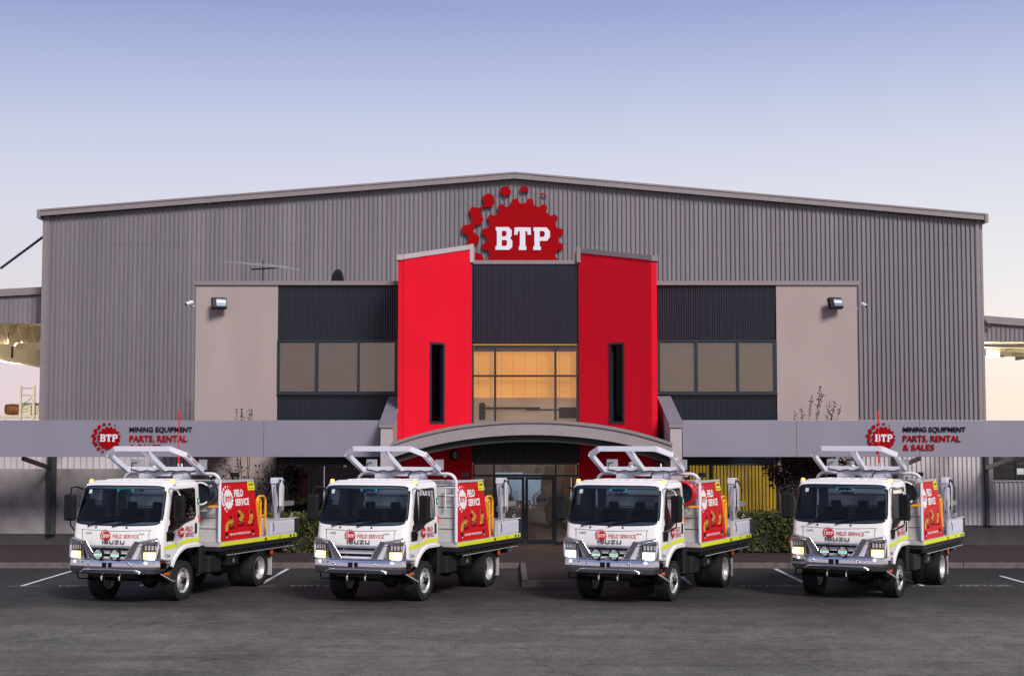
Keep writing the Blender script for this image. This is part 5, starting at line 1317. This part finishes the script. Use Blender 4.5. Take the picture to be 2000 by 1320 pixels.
def make_chassis(root):
    mb = MB()
    for s in (-1, 1): mb.box((s * .36 - .04, -1.1, .62), (s * .36 + .04, 4.45, .86), 'chassis')
    for y in (-.9, .9, 2.2, 3.0, 4.2): mb.box((-.32, y - .05, .66), (.32, y + .05, .84), 'chassis')
    mb.build('chassis_rail', root, .01)
    mb = MB(); mb.tube([(-.86, 0, .42), (.86, 0, .42)], .06, 'chassis', 10); mb.sphere((.18, .0, .40), .19, 'chassis', 14, (1, 1, .9)); mb.tube([(-.8, -.22, .44), (.8, -.22, .44)], .02, 'darksteel', 8)
    for s in (-1, 1): mb.box((s * .46 - .04, -.55, .50), (s * .46 + .04, .55, .54), 'chassis'); mb.tube([(s * .55, .1, .45), (s * .52, .12, .8)], .03, 'darksteel', 8)
    mb.box((-.5, -1.2, .56), (.5, -1.05, .72), 'chassis'); mb.box((-.25, -.7, .5), (.3, .4, .95), 'chassis')
    for x in (-.22, .2): mb.tube([(x, -1.22, .62), (x, -1.30, .56), (x, -1.28, .50)], .018, 'rim', 6)
    mb.build('front_axle', root)
    mb = MB(); mb.tube([(-.84, RAX, .42), (.84, RAX, .42)], .07, 'chassis', 10); mb.sphere((0, RAX, .42), .22, 'chassis', 14); mb.tube([(0, RAX, .46), (0, .4, .7)], .05, 'chassis', 8)
    for s in (-1, 1): mb.box((s * .5 - .04, RAX - .6, .52), (s * .5 + .04, RAX + .6, .58), 'chassis')
    mb.build('rear_axle', root)
    mb = MB()
    # dark skirt, tool boxes and tank between the axles
    mb.box((.50, .95, .50), (1.08, 1.5, .86), 'chassis'); mb.box((.50, .72, .5), (.98, .94, 1.1), 'chassis'); mb.box((-.98, 1.0, .5), (-.5, 2.4, 1.0), 'chassis'); mb.box((.45, 1.55, .62), (.80, 2.6, .98), 'chassis'); mb.build('under_tray_box', root, .02)
    mb = MB(); mb.box((.80, 1.75, .60), (1.12, 2.25, .93), 'chassis'); o = mb.build('tool_locker', root, .01)
    mb = MB(); mb.tube([(1.125, 1.90, .82), (1.14, 1.94, .80), (1.14, 2.04, .80), (1.125, 2.08, .82)], .012, 'brightchrome', 6); mb.box((1.12, 1.97, .66), (1.132, 2.02, .74), 'rim'); mb.build('locker_latch', o)
    mb = MB(); mb.lathe([(-.13, .22), (-.12, .36), (-.06, .41), (.06, .41), (.12, .36), (.13, .22), (.05, .2), (.05, .001)], (.55, 2.25, .52), (0, 0, 1), 'rubber', 36); mb.build('spare_wheel', root)
    for s in (-1, 1):
        mb = MB()
        vs = []; fs = []; N = 14
        for i in range(N + 1):
            a = R(15) + R(165) * i / N; y = -math.cos(PI - a) * .56 * -1; z = .42 + math.sin(a) * .62
            vs += [(s * .70, -math.cos(a) * -.58, z), (s * 1.0, -math.cos(a) * -.58, z)]
        for i in range(N): fs.append((2 * i, 2 * i + 2, 2 * i + 3, 2 * i + 1))
        mb.add(vs, fs, 'black', True); mb.add([(s * .70, -.55, .5), (s * .70, .6, .5), (s * .70, .6, 1.1), (s * .70, -.55, 1.1)], [(0, 1, 2, 3)], 'black'); o = mb.build('mudguard', root)
        sm = o.modifiers.new('t', 'SOLIDIFY'); sm.thickness = .012
    mb = MB(); mb.box((-.98, .60, .62), (.98, .66, 1.12), 'black'); mb.build('splash_panel', root)
    for s in (-1, 1):
        mb = MB(); mb.box((s * .66, 4.03, .20), (s * 1.08, 4.045, .66), 'alu'); mb.build('mud_flap', root, .004)
        mb = MB(); mb.box((s * .6, 3.98, .66), (s * 1.1, 4.06, .86), 'chassis'); mb.build('flap_bracket', root)
def make_tray(root):
    TY0, TY1, TZ, TW = 1.13, 5.05, 1.05, 1.24
    mb = MB(); mb.box((-TW, TY0, TZ - .10), (TW, TY1, TZ), 'chassis'); mb.box((-TW + .05, TY0 + .1, TZ - .18), (TW - .05, TY1 - .1, TZ - .101), 'chassis'); tray = mb.build('tray', root, .006)
    mb = MB(); mb.box((-TW - .004, TY0, TZ + .001), (TW + .004, TY1, TZ + .10), 'alu'); mb.build('deck', tray, .005)
    mb = MB()
    for s in (-1, 1): mb.box((s * (TW + .0045), TY0 + .02, TZ + .01), (s * (TW + .010), TY1 - .02, TZ + .095), 'hivis')
    for y in (3.30, 3.38, 4.1, 4.65, 4.85): mb.box((TW + .0105, y, TZ + .02), (TW + .014, y + (.03 if y < 4.2 else .08), TZ + .08), 'black')
    mb.box((TW + .0105, 3.325, TZ + .02), (TW + .014, 3.37, TZ + .09), 'orange'); mb.build('reflective_tape', tray)
    mb = MB(); mb.tube([(TW - .0, TY0 + .3, TZ - .2), (TW, TY1 - .2, TZ - .2)], .012, 'rim', 6)
    y = TY0 + .3
    while y < TY1 - .2: mb.box((TW - .01, y - .012, TZ - .2), (TW + .01, y + .012, TZ - .1), 'chassis'); y += .32
    mb.build('rope_rail', tray)
    # dropsides at the back
    for s in (-1, 1):
        mb = MB(); mb.box((s * (TW - .03), 3.58, TZ + .102), (s * TW, TY1 - .02, TZ + .45), 'signwhite'); mb.tube([(s * (TW - .01), 3.58, TZ + .46), (s * (TW - .01), TY1, TZ + .46)], .02, 'alu', 8); mb.box((s * (TW + .0), 3.66, TZ + .14), (s * (TW + .008), TY1 - .1, TZ + .41), 'signwhite'); o = mb.build('drop_side', tray, .006)
        mb = MB(); mb.tube([(s * (TW + .012), 3.72, TZ + .42), (s * (TW + .03), 3.75, TZ + .30), (s * (TW + .03), 3.72, TZ + .2)], .009, 'darksteel', 6); mb.build('latch', o)
        mb = MB(); mb.box((s * (TW - .05), 3.48, TZ + .101), (s * (TW + .004), 3.575, TZ + .47), 'alu'); mb.build('drop_side_post', tray, .006)
    mb = MB(); mb.box((-TW + .03, TY1 - .03, TZ + .102), (TW - .03, TY1, TZ + .45), 'signwhite'); mb.build('tail_gate', tray, .006)
    for s in (-1, 1):
        mb = MB(); mb.box((s * .75, TY1 - .4, TZ - .36), (s * 1.0, TY1 - .2, TZ - .19), 'chassis'); mb.tube([(s * 1.0, TY1 - .3, TZ - .28), (s * 1.09, TY1 - .3, TZ - .28)], .05, 'rim', 12); o = mb.build('air_reservoir', tray, .01)
        mb = MB(); mb.box((s * 1.08, 3.94, TZ - .36), (s * 1.11, 4.03, TZ - .19), 'orange'); mb.build('rear_reflector', tray)
def make_box(root):
    # tapered service body with red vinyl sides
    y0, y1, zb, zt = 1.20, 3.12, 1.155, 2.48; xb, xt = 1.215, 1.07
    yt0, yt1 = 1.30, 3.02
    V = [(-xb, y0, zb), (xb, y0, zb), (xb, y1, zb), (-xb, y1, zb), (-xt, yt0, zt), (xt, yt0, zt), (xt, yt1, zt), (-xt, yt1, zt)]
    mb = MB(); mb.add(V, [(0, 3, 2, 1), (4, 5, 6, 7), (0, 1, 5, 4), (1, 2, 6, 5), (2, 3, 7, 6), (3, 0, 4, 7)], 'alu'); body = mb.build('service_body', root, .012)
    # side vinyl panel
    for s in (-1, 1):
        A, B, C_, D = [Vector((s * abs(v[0]), v[1], v[2])) for v in (V[1], V[2], V[6], V[5])]
        n = (B - A).cross(D - A).normalized() * (1 if s > 0 else -1); n = n if n.x * s > 0 else -n
        ins = lambda p, q, k: p.lerp(q, k)
        cen = (A + B + C_ + D) / 4; q = [cen + (p - cen) * .985 + n * .004 for p in (A, B, C_, D)]
        mb = MB(); mb.add(q, [(0, 1, 2, 3) if s > 0 else (3, 2, 1, 0)], 'panelred'); mb.build('side_panel', body)
        if s > 0:
            U = Vector((0, 1, 0)); Vv = (D - A); Vv.y = 0; Vv.normalize(); O = A + n * .006; O.y = 0
            pt2 = lambda y, h: O + Vector((0, y, 0)) + Vv * h
            mb = MB(); logo(mb, pt2(1.72, .93), U, Vv, .235, 'decalwhite', 'decalred', off=.002)
            mb.flat(text2d('FIELD', .045), pt2(2.01, .97), U, Vv, 'decalwhite', w=.44, h=.165, off=.003); mb.flat(text2d('SERVICE', .045), pt2(2.03, .765), U, Vv, 'decalwhite', w=.68, h=.165, off=.003)
            mb.flat(text2d('1300 000 BTP  BTPGROUP.COM.AU', .02), pt2(1.64, .115), U, Vv, 'decalwhite', w=1.0, h=.05, off=.003)
            for y in (1.46, 2.74): mb.box(pt2(y, .06) + Vector((.001, 0, 0)), pt2(y + .075, .20) + Vector((.004, 0, 0)), 'black'); mb.box(pt2(y + .012, .16) + Vector((.005, 0, 0)), pt2(y + .063, .185) + Vector((.007, 0, 0)), 'decalwhite'); mb.box(pt2(y + .015, .075) + Vector((.005, 0, 0)), pt2(y + .06, .11) + Vector((.007, 0, 0)), 'decalwhite')
            mb.build('panel_lettering', body)
            mb = MB()
            def pl(pts, k, o=.003): mb.flat(poly2d([[(1.44 + (a - 1.26) * 1.04, .22 + (b2 - .2) * .72) for a, b2 in pts]]), O + n * o, U, Vv, k)
            def ell(cy, ch, ry, rh): return [(cy + ry * math.cos(2 * PI * i / 14), ch + rh * math.sin(2 * PI * i / 14)) for i in range(14)]
            # three wheeled loaders as a flat print
            for y, hh in ((1.42, .30), (1.90, .36), (2.34, .34)):
                pl(ell(y + .12, hh - .02, .20, .045), 'signred', .002)
            pl([(1.30, .22), (1.42, .26), (1.46, .50), (1.40, .52), (1.34, .44)], 'machine'); pl([(1.44, .36), (1.70, .40), (1.68, .54), (1.58, .60), (1.48, .54)], 'machine', .0034); pl([(1.53, .54), (1.62, .56), (1.60, .68), (1.54, .67)], 'black', .004)
            pl(ell(1.50, .36, .06, .075), 'black', .0045); pl(ell(1.66, .40, .05, .065), 'black', .0045); pl(ell(1.50, .36, .025, .03), 'machine', .005); pl(ell(1.66, .40, .02, .025), 'machine', .005); pl([(1.26, .20), (1.36, .21), (1.42, .33), (1.34, .44), (1.28, .36)], 'machine', .0052)
            pl([(1.90, .80), (2.00, .82), (2.20, .66), (2.16, .56), (2.02, .66), (1.96, .72)], 'machine'); pl([(1.94, .46), (2.14, .46), (2.14, .60), (1.96, .62)], 'machine', .0034); pl([(1.90, .58), (2.0, .60), (1.98, .74), (1.88, .70)], 'black', .004)
            pl(ell(1.96, .42, .06, .08), 'black', .0045); pl(ell(2.14, .46, .05, .07), 'black', .0045); pl(ell(1.96, .42, .025, .032), 'machine', .005); pl(ell(2.14, .46, .02, .028), 'machine', .005)
            pl([(2.34, .38), (2.42, .34), (2.60, .44), (2.64, .58), (2.52, .60), (2.44, .52)], 'machine'); pl([(2.42, .56), (2.62, .60), (2.60, .68), (2.48, .68)], 'machine', .0034); pl([(2.50, .66), (2.58, .67), (2.57, .78), (2.51, .77)], 'black', .004); pl(ell(2.62, .46, .045, .07), 'black', .0045)
            pl([(2.44, .66), (2.46, .66), (2.48, .82), (2.46, .82)], 'machine', .004); 
            for a_, b2 in ((1.36, .47), (1.50, .50), (1.62, .50), (2.02, .70), (2.10, .64), (2.06, .52), (2.50, .50), (2.58, .56), (2.46, .44)): pl([(a_, b2), (a_ + .05, b2 + .01), (a_ + .06, b2 + .045), (a_ + .012, b2 + .035)], 'roomdark', .0056)
            mb.build('machine_print', body)
    # front face panel lines
    mb = MB(); fn = Vector((0, -1, .1)).normalized()
    for k in (.22, .40, .58, .76, .93):
        p = Vector(V[0]).lerp(Vector(V[4]), k); q = Vector(V[1]).lerp(Vector(V[5]), k); mb.bar(p + Vector((0, -.004, 0)), q + Vector((0, -.004, 0)), .012, .010, 'decalgrey'); mb.bar(p + Vector((0, -.006, .014)), q + Vector((0, -.006, .014)), .016, .014, 'alu')
    mb.build('front_ledge', body)
    mb = MB(); mb.bar(V[4], V[5], .05, .05, 'alu'); mb.bar(V[5], V[6], .05, .05, 'alu'); mb.bar(V[7], V[4], .05, .05, 'alu'); mb.build('top_rim', body)
    mb = MB(); mb.tube([(.75, 1.6, 2.48), (.75, 1.6, 2.58), (.78, 1.56, 2.62)], .012, 'black', 6); mb.sphere((.78, 1.52, 2.63), .05, 'black', 10); mb.disc((.80, 1.47, 2.63), (.3, -.95, 0), .045, 'led'); mb.build('work_lamp', body)
    mb = MB(); mb.tube([(.80, 2.6, 2.48), (.80, 2.6, 2.56)], .012, 'black', 6); mb.box((.72, 2.55, 2.56), (.88, 2.65, 2.66), 'black'); mb.build('rear_work_lamp', body, .015)
    mb = MB(); 
    n = Vector((xb - xt, 0, 0)); p = Vector(V[6]).lerp(Vector(V[5]), .005); A = Vector((xt + .012 + .0, 2.38, 2.47)); 
    sl_ = (xb - xt) / (zt - zb)
    q = [Vector((xt + (zt - z) * sl_ + .009, y, z)) for y, z in ((2.70, 2.25), (3.06, 2.25), (3.02, 2.455), (2.70, 2.455))]; mb.add(q, [(0, 1, 2, 3)], 'plateyellow'); mb.build('number_plate', body)
    return body
def make_rack(root):
    # white tube hoop behind the cab
    W, Z, Yr = 1.21, 2.66, 1.14
    mb = MB(); pts = [(-W, Yr, 1.155), (-W, Yr, 2.46)] + [(-W + .2 - .2 * math.cos(a), Yr, 2.46 + .2 * math.sin(a)) for a in [PI / 2 * i / 6 for i in range(1, 7)]]
    pts += [(-x, y, z) for x, y, z in pts[::-1]]
    mb.tube(pts, .038, 'signwhite', 12); rack = mb.build('headboard_hoop', root)
    mb = MB()
    for z in (2.36, 2.18): mb.tube([(.95, Yr, z), (W, Yr, z)], .018, 'signwhite', 8); mb.tube([(-.95, Yr, z), (-W, Yr, z)], .018, 'signwhite', 8)
    mb.tube([(.95, Yr, 2.36), (.95, Yr, 1.9)], .018, 'signwhite', 8); mb.build('hoop_rail', rack)
    # pedestal and folded sign frame above the cab
    yb = .85; b0 = 2.69
    mb = MB(); mb.box((-.62, yb - .06, 2.30), (-.50, yb + .06, b0), 'signwhite'); mb.box((.50, yb - .06, 2.30), (.62, yb + .06, b0), 'signwhite'); mb.box((-.498, yb - .04, 2.42), (-.22, yb + .04, b0), 'signwhite'); mb.box((.22, yb - .04, 2.42), (.498, yb + .04, b0), 'signwhite'); mb.box((-.218, yb - .04, 2.61), (.218, yb + .04, b0), 'signwhite'); mb.box((-.6, yb - .03, 2.20), (.6, yb + .03, 2.30), 'signwhite'); mb.build('pedestal', root, .006)
    mb = MB(); mb.box((-.94, yb - .07, b0 + .002), (.94, yb + .07, b0 + .125), 'signwhite'); fr = mb.build('sign_frame', root, .008)
    mb = MB(); zf, yf = 3.22, -.10; zc, yc = 3.09, .07
    mb.bar((-.68, yf, zf), (.68, yf, zf), .085, .112, 'signwhite')
    for s in (-1, 1):
        mb.bar((s * .665, yf, zf), (s * .94, yc, zc), .085, .111, 'signwhite'); mb.bar((s * .935, yc - .03, zc + .015), (s * .935, yb - .02, b0 + .05), .085, .110, 'signwhite')
    mb.bar((.0, yf, zf - .005), (.0, yb - .05, b0 + .07), .11, .11, 'signwhite'); mb.build('frame_arm', fr, .006)
    mb = MB(); mb.box((-.90, yb + .075, b0 + .04), (-.64, yb + .12, b0 + .29), 'steel'); mb.build('junction_box', fr, .008)
    mb = MB(); mb.box((.80, yb + .075, b0 + .06), (.99, yb + .12, b0 + .29), 'steel'); mb.build('junction_box', fr, .008)
    mb = MB(); pts = [(-.76, yb + .07, b0 + .22), (-.82, yb - .02, b0 + .20), (-.80, yb - .08, b0 + .06)]
    for i in range(11): x = -.7 + 1.5 * i / 10; pts.append((x, yb - .085, b0 + .05 - .035 * math.sin(i * 1.57) ** 2 + .01 * math.sin(i * 3)))
    mb.tube(pts, .013, 'black', 6); mb.tube([(.3, yb - .085, b0 + .03), (.22, yb - .09, b0 - .06), (.20, yb - .1, b0 - .18)], .012, 'black', 6); mb.build('cable', fr)
    d_ = Vector((0, yb - .02 - yc, b0 + .05 - zc)).normalized(); n_ = Vector((0, -d_.z, d_.y))
    mb = MB(); mb.flat(text2d('FW', .03), Vector((.987, yc + .02, zc - .03)), d_, n_, 'letterblack', w=.12, h=.05); mb.flat(text2d('WARNING', .02), Vector((.987, yc + .22, zc - .125)), d_, n_, 'decalred', w=.26, h=.045); mb.build('frame_decal', fr)
    return fr
def make_rails(root):
    def hoop(x0, x1, y, h, k=.021):
        r = min(.12, (x1 - x0) / 2); z0 = 1.165
        m = MB(); pts = [(x0, y, z0), (x0, y, h - r)] + [(x0 + r - r * math.cos(a), y, h - r + r * math.sin(a)) for a in [PI / 2 * i / 5 for i in range(1, 6)]]
        pts += [(x1 - r + r * math.sin(a), y, h - r + r * math.cos(a)) for a in [PI / 2 * i / 5 for i in range(0, 6)]] + [(x1, y, z0)]
        m.tube(pts, k, 'yellow', 10); return m
    def hoopy(x, y0, y1, h, k=.024, zz0=1.165):
        r = min(.15, (y1 - y0) / 2); m = MB()
        pts = [(x, y0, zz0), (x, y0, h - r)] + [(x, y0 + r - r * math.cos(a), h - r + r * math.sin(a)) for a in [PI / 2 * i / 6 for i in range(1, 7)]]
        pts += [(x, y1 - r + r * math.sin(a), h - r + r * math.cos(a)) for a in [PI / 2 * i / 6 for i in range(0, 7)]] + [(x, y1, zz0)]
        m.tube(pts, k, 'yellow', 10); return m
    for x, y0, y1, h in ((1.12, 3.18, 3.32, 2.02), (.80, 3.20, 3.34, 2.02), (.98, 3.40, 3.86, 2.08)):
        m = hoopy(x, y0, y1, h, .03); m.bar((x, y0, 1.62), (x, y1, 1.62), .04, .05, 'yellow')
        if y0 < 3.35: m.bar((x, y0, 1.88), (x, y1, 1.88), .03, .04, 'yellow'); m.box((x - .03, y0 - .045, 1.2), (x + .03, y0 + .0, 1.98), 'yellow')
        m.build('access_rail', root)
def make_crane(root):
    x, y = .95, 4.55
    mb = MB(); mb.box((x - .17, y - .17, 1.162), (x + .17, y + .17, 1.30), 'steel'); mb.tube([(x, y, 1.28), (x, y, 1.70)], .085, 'steel', 14); mb.box((x - .1, y - .12, 1.68), (x + .1, y + .12, 1.82), 'steel'); cr = mb.build('loader_crane', root, .01)
    mb = MB(); mb.bar((x, y - .06, 1.70), (x - .02, y - .16, 2.44), .085, .13, 'signwhite'); mb.box((x - .07, y - .24, 2.36), (x + .07, y + .02, 2.50), 'signwhite'); mb.build('main_boom', cr, .012)
    mb = MB(); mb.box((x - .05, y - .06, 2.40), (x + .055, y + .20, 2.495), 'signwhite'); mb.bar((x + .03, y + .17, 2.46), (x + .02, y + .13, 1.66), .08, .11, 'signwhite'); mb.bar((x + .09, y + .16, 2.30), (x + .08, y + .14, 1.70), .03, .07, 'alu'); mb.build('folding_boom', cr, .01)
    mb = MB(); mb.tube([(x + .09, y - .22, 1.35), (x + .08, y - .27, 1.95)], .036, 'rim', 10); mb.tube([(x + .08, y - .27, 1.95), (x + .06, y - .24, 2.34)], .02, 'brightchrome', 10); mb.build('hydraulic_ram', cr)
    mb = MB()
    for q in ((x + .06, y - .02, 2.43), (x + .06, y + .18, 2.41), (x + .08, y - .20, 2.30)): mb.lathe([(0, .035), (.05, .035), (.055, .02), (.055, .001)], q, (1, 0, 0), 'darksteel', 12)
    mb.build('pivot_pin', cr)
    mb = MB(); mb.tube([(x + .1, y - .12, 2.40), (x + .15, y - .24, 2.2), (x + .16, y - .26, 1.9), (x + .12, y - .16, 1.72)], .014, 'black', 6); mb.tube([(x + .10, y + .2, 2.38), (x + .15, y + .26, 2.2), (x + .13, y + .22, 1.95)], .012, 'black', 6); mb.build('hose', cr)
    mb = MB(); mb.box((x - .05, y + .12, 1.80), (x + .05, y + .85, 1.91), 'steel'); mb.tube([(x, y + .8, 1.80), (x, y + .8, 1.66)], .008, 'darksteel', 6); mb.sphere((x, y + .8, 1.63), .035, 'darksteel', 8); mb.tube([(x, y + .8, 1.60), (x + .04, y + .8, 1.55), (x, y + .8, 1.50), (x - .035, y + .8, 1.54)], .012, 'rim', 6); mb.build('jib_hook', cr)
    mb = MB(); mb.box((x + .02, y + .35, 1.162), (x + .30, y + .60, 1.50), 'darksteel'); mb.build('control_box', cr, .01)
    mb = MB(); mb.box((-.7, 3.06, 1.162), (.4, 3.30, 1.62), 'alu'); mb.build('locker', root, .01)
    mb = MB(); mb.box((.2, 3.6, 1.162), (.7, 4.1, 1.52), 'bluecard'); mb.build('blue_chest', root, .02)
# optional equipment --------------------------------------------------
def add_reel(root, drum):
    c = Vector((.93, .93, 2.24)); ax = Vector((.10, -1, 0)).normalized()
    mb = MB(); mb.lathe([(-.24, .001), (-.24, .26), (-.21, .27), (.18, .27), (.20, .26), (.20, .22), (.13, .21), (.13, .001)], c, ax, drum, 36); r = mb.build('hose_reel', root)
    mb = MB(); mb.disc(c, ax, .208, 'blackreel', 28, .134)
    if drum == 'blackreel':
        u = Vector((1, .1, 0)).normalized(); v = Vector((0, 0, 1))
        for a0 in (PI / 2, -PI / 2):
            vs = []; fs = []
            for i in range(13):
                a = a0 - .75 + 1.5 * i / 12
                for rr_ in (.222, .258): vs.append(c + ax * .204 + (u * math.cos(a) + v * math.sin(a)) * rr_)
            for i in range(12): fs.append((2 * i, 2 * i + 1, 2 * i + 3, 2 * i + 2))
            mb.add(vs, fs, 'decalwhite')
    mb.build('reel_face', r)
    mb = MB(); mb.bar(c + Vector((.0, .02, -.29)), c + Vector((.30, .1, -.29)), .08, .04, 'yellow'); mb.build('reel_foot', r)
    mb = MB(); mb.box(c + Vector((-.3, -.05, -.40)), c + Vector((.05, .15, -.268)), 'alu'); mb.build('reel_bracket', r)
    mb = MB(); p = c + Vector((.27, .12, .27)); mb.lathe([(-.05, .05), (.03, .065), (.035, .06)], p, (.3, -.95, 0), 'black', 16); mb.disc(p, (.3, -.95, 0), .058, 'led', 16, .03); mb.build('reel_lamp', r)
def add_driving_lights(root):
    for x in (-.20, .20):
        c = Vector((x - .02, -1.40, 1.04)); mb = MB(); mb.lathe([(.10, .05), (.06, .10), (-.02, .118), (-.05, .12), (-.055, .108), (-.04, .1)], c, (0, 1, 0), 'black', 28); d = mb.build('driving_light', root)
        mb = MB(); mb.disc(c, (0, -1, 0), .106, 'blackgloss', 28, .042)
        for i in range(-3, 4):
            for j in range(-3, 4):
                if i * i + j * j <= 10: mb.box(c + Vector((i * .028 - .009, -.0465, j * .028 - .009)), c + Vector((i * .028 + .009, -.043, j * .028 + .009)), 'ledon' if j in (0, -1) else 'decalwhite')
        mb.build('lamp_face', d)
        mb = MB(); mb.tube([c + Vector((0, .04, -.11)), c + Vector((0, .06, -.15))], .02, 'black', 8); mb.build('lamp_mount', d)
def add_beacon(root):
    mb = MB(); mb.lathe([(0, .08), (.03, .08), (.03, .06), (.10, .055), (.12, .001)], (-.28, .85, 2.815), (0, 0, 1), 'steel', 16); mb.tube([(.42, .85, 2.81), (.42, .85, 2.89)], .02, 'signwhite', 8); mb.build('beacon', root)
def add_whip(root, x=.34, h=1.22):
    b0 = 2.81
    mb = MB(); mb.tube([(x, .85, b0), (x, .85, b0 + .08)], .03, 'steel', 8); mb.tube([(x, .85, b0 + .08), (x, .85, b0 + .42)], .024, 'redwhip', 8, r1=.016); mb.tube([(x, .85, b0 + .42), (x, .85, b0 + h - .3)], .012, 'redwhip', 6); mb.tube([(x, .85, b0 + h - .3), (x, .85, b0 + h)], .014, 'redwhip', 8, r1=.026); mb.lathe([(0, .026), (.02, .028), (.04, .001)], (x, .85, b0 + h), (0, 0, 1), 'redwhip', 10)
    mb.build('flag_whip', root)
def add_aerial(root, h=.75):
    mb = MB(); mb.tube([(-1.04, -.72, 2.05), (-1.06, -.76, 2.2), (-1.06, -.76, 2.05 + h)], .013, 'steel', 6, r1=.009); mb.tube([(-1.06, -.76, 2.12), (-1.06, -.76, 2.3)], .02, 'rim', 6); mb.build('whip_aerial', root)
def add_plate_digits(root, s):
    mb = MB(); sl_ = (1.215 - 1.07) / (2.48 - 1.155); U = Vector((0, 1, 0)); Vv = Vector((-sl_, 0, 1)).normalized()
    O = Vector((1.07 + (2.48 - 2.35) * sl_ + .013, 2.74, 2.35)); mb.flat(text2d(s, .02), O, U, Vv, 'letterblack', w=.24, h=.065, off=.001)
    O = Vector((1.07 + (2.48 - 2.275) * sl_ + .013, 2.74, 2.275)); mb.flat(text2d('H H', .02), O, U, Vv, 'letterblack', w=.24, h=.04, off=.001); mb.build('plate_digits', root)

tr1 = thing('service_truck', 'x', 'truck')
cab_ = make_cab(tr1); make_interior(tr1)
for s in (-1, 1): make_mirror(tr1, s); make_headlight(tr1, s)
make_grille(tr1); make_bullbar(tr1); make_chassis(tr1); make_tray(tr1); make_box(tr1); make_rack(tr1); make_rails(tr1); make_crane(tr1)
TRK = .885
for s in (-1, 1): make_wheel(tr1, s * TRK, -.10, s, True)
for s in (-1, 1):
    make_wheel(tr1, s * .97, RAX, s, False); make_wheel(tr1, s * .63, RAX, s, False)
GRP = 'white service trucks parked in a row'
# (x px, ground y px of the front axle centre, yaw)
spec = [(279, 1168, 17.3, 'leftmost white service truck with a black hose reel, red flag whip and round driving lights', dict(reel='blackreel', dl=True, beacon=True, whip=True, plate='LV2003')),
        (749, 1168, 21.2, 'second white service truck from the left, with no hose reel and no round driving lights', dict(aerial=.8, plate='LV2005')),
        (1231, 1168, 24.9, 'white service truck with a bright red hose reel and cold white headlights', dict(reel='redreel', dl=True, beacon=True, cold=True, aerial=.55, plate='LV2004')),
        (1670, 1160.5, 29.3, 'rightmost white service truck with a dark hose reel, red flag whip and round driving lights', dict(reel='blackreel', dl=True, beacon=True, whip=True, plate='LV2006'))]
trucks = [tr1] + [copy_tree(tr1) for _ in range(3)]
for t, (px, py, yaw, lab, opt) in zip(trucks, spec):
    g = P(px, py, 33); k = -CH / (g.z - CH); Yg = 33 * k; Xg = g.x * k
    t.location = (Xg, Yg, 0); t.rotation_euler = (0, 0, R(-yaw)); tag(t, lab, 'truck', GRP)
    if opt.get('reel'): add_reel(t, opt['reel'])
    if opt.get('dl'): add_driving_lights(t)
    if opt.get('beacon'): add_beacon(t)
    if opt.get('whip'): add_whip(t)
    if opt.get('aerial'): add_aerial(t, opt['aerial'])
    add_plate_digits(t, opt['plate'])
    if opt.get('cold'):
        for h in kids(t):
            for o in kids(h):
                if o.name.startswith('headlamp'):
                    o.material_slots[0].link = 'OBJECT'; o.material_slots[0].material = K['coldlamp' if 'bulb' in o.name else 'coldhalo']
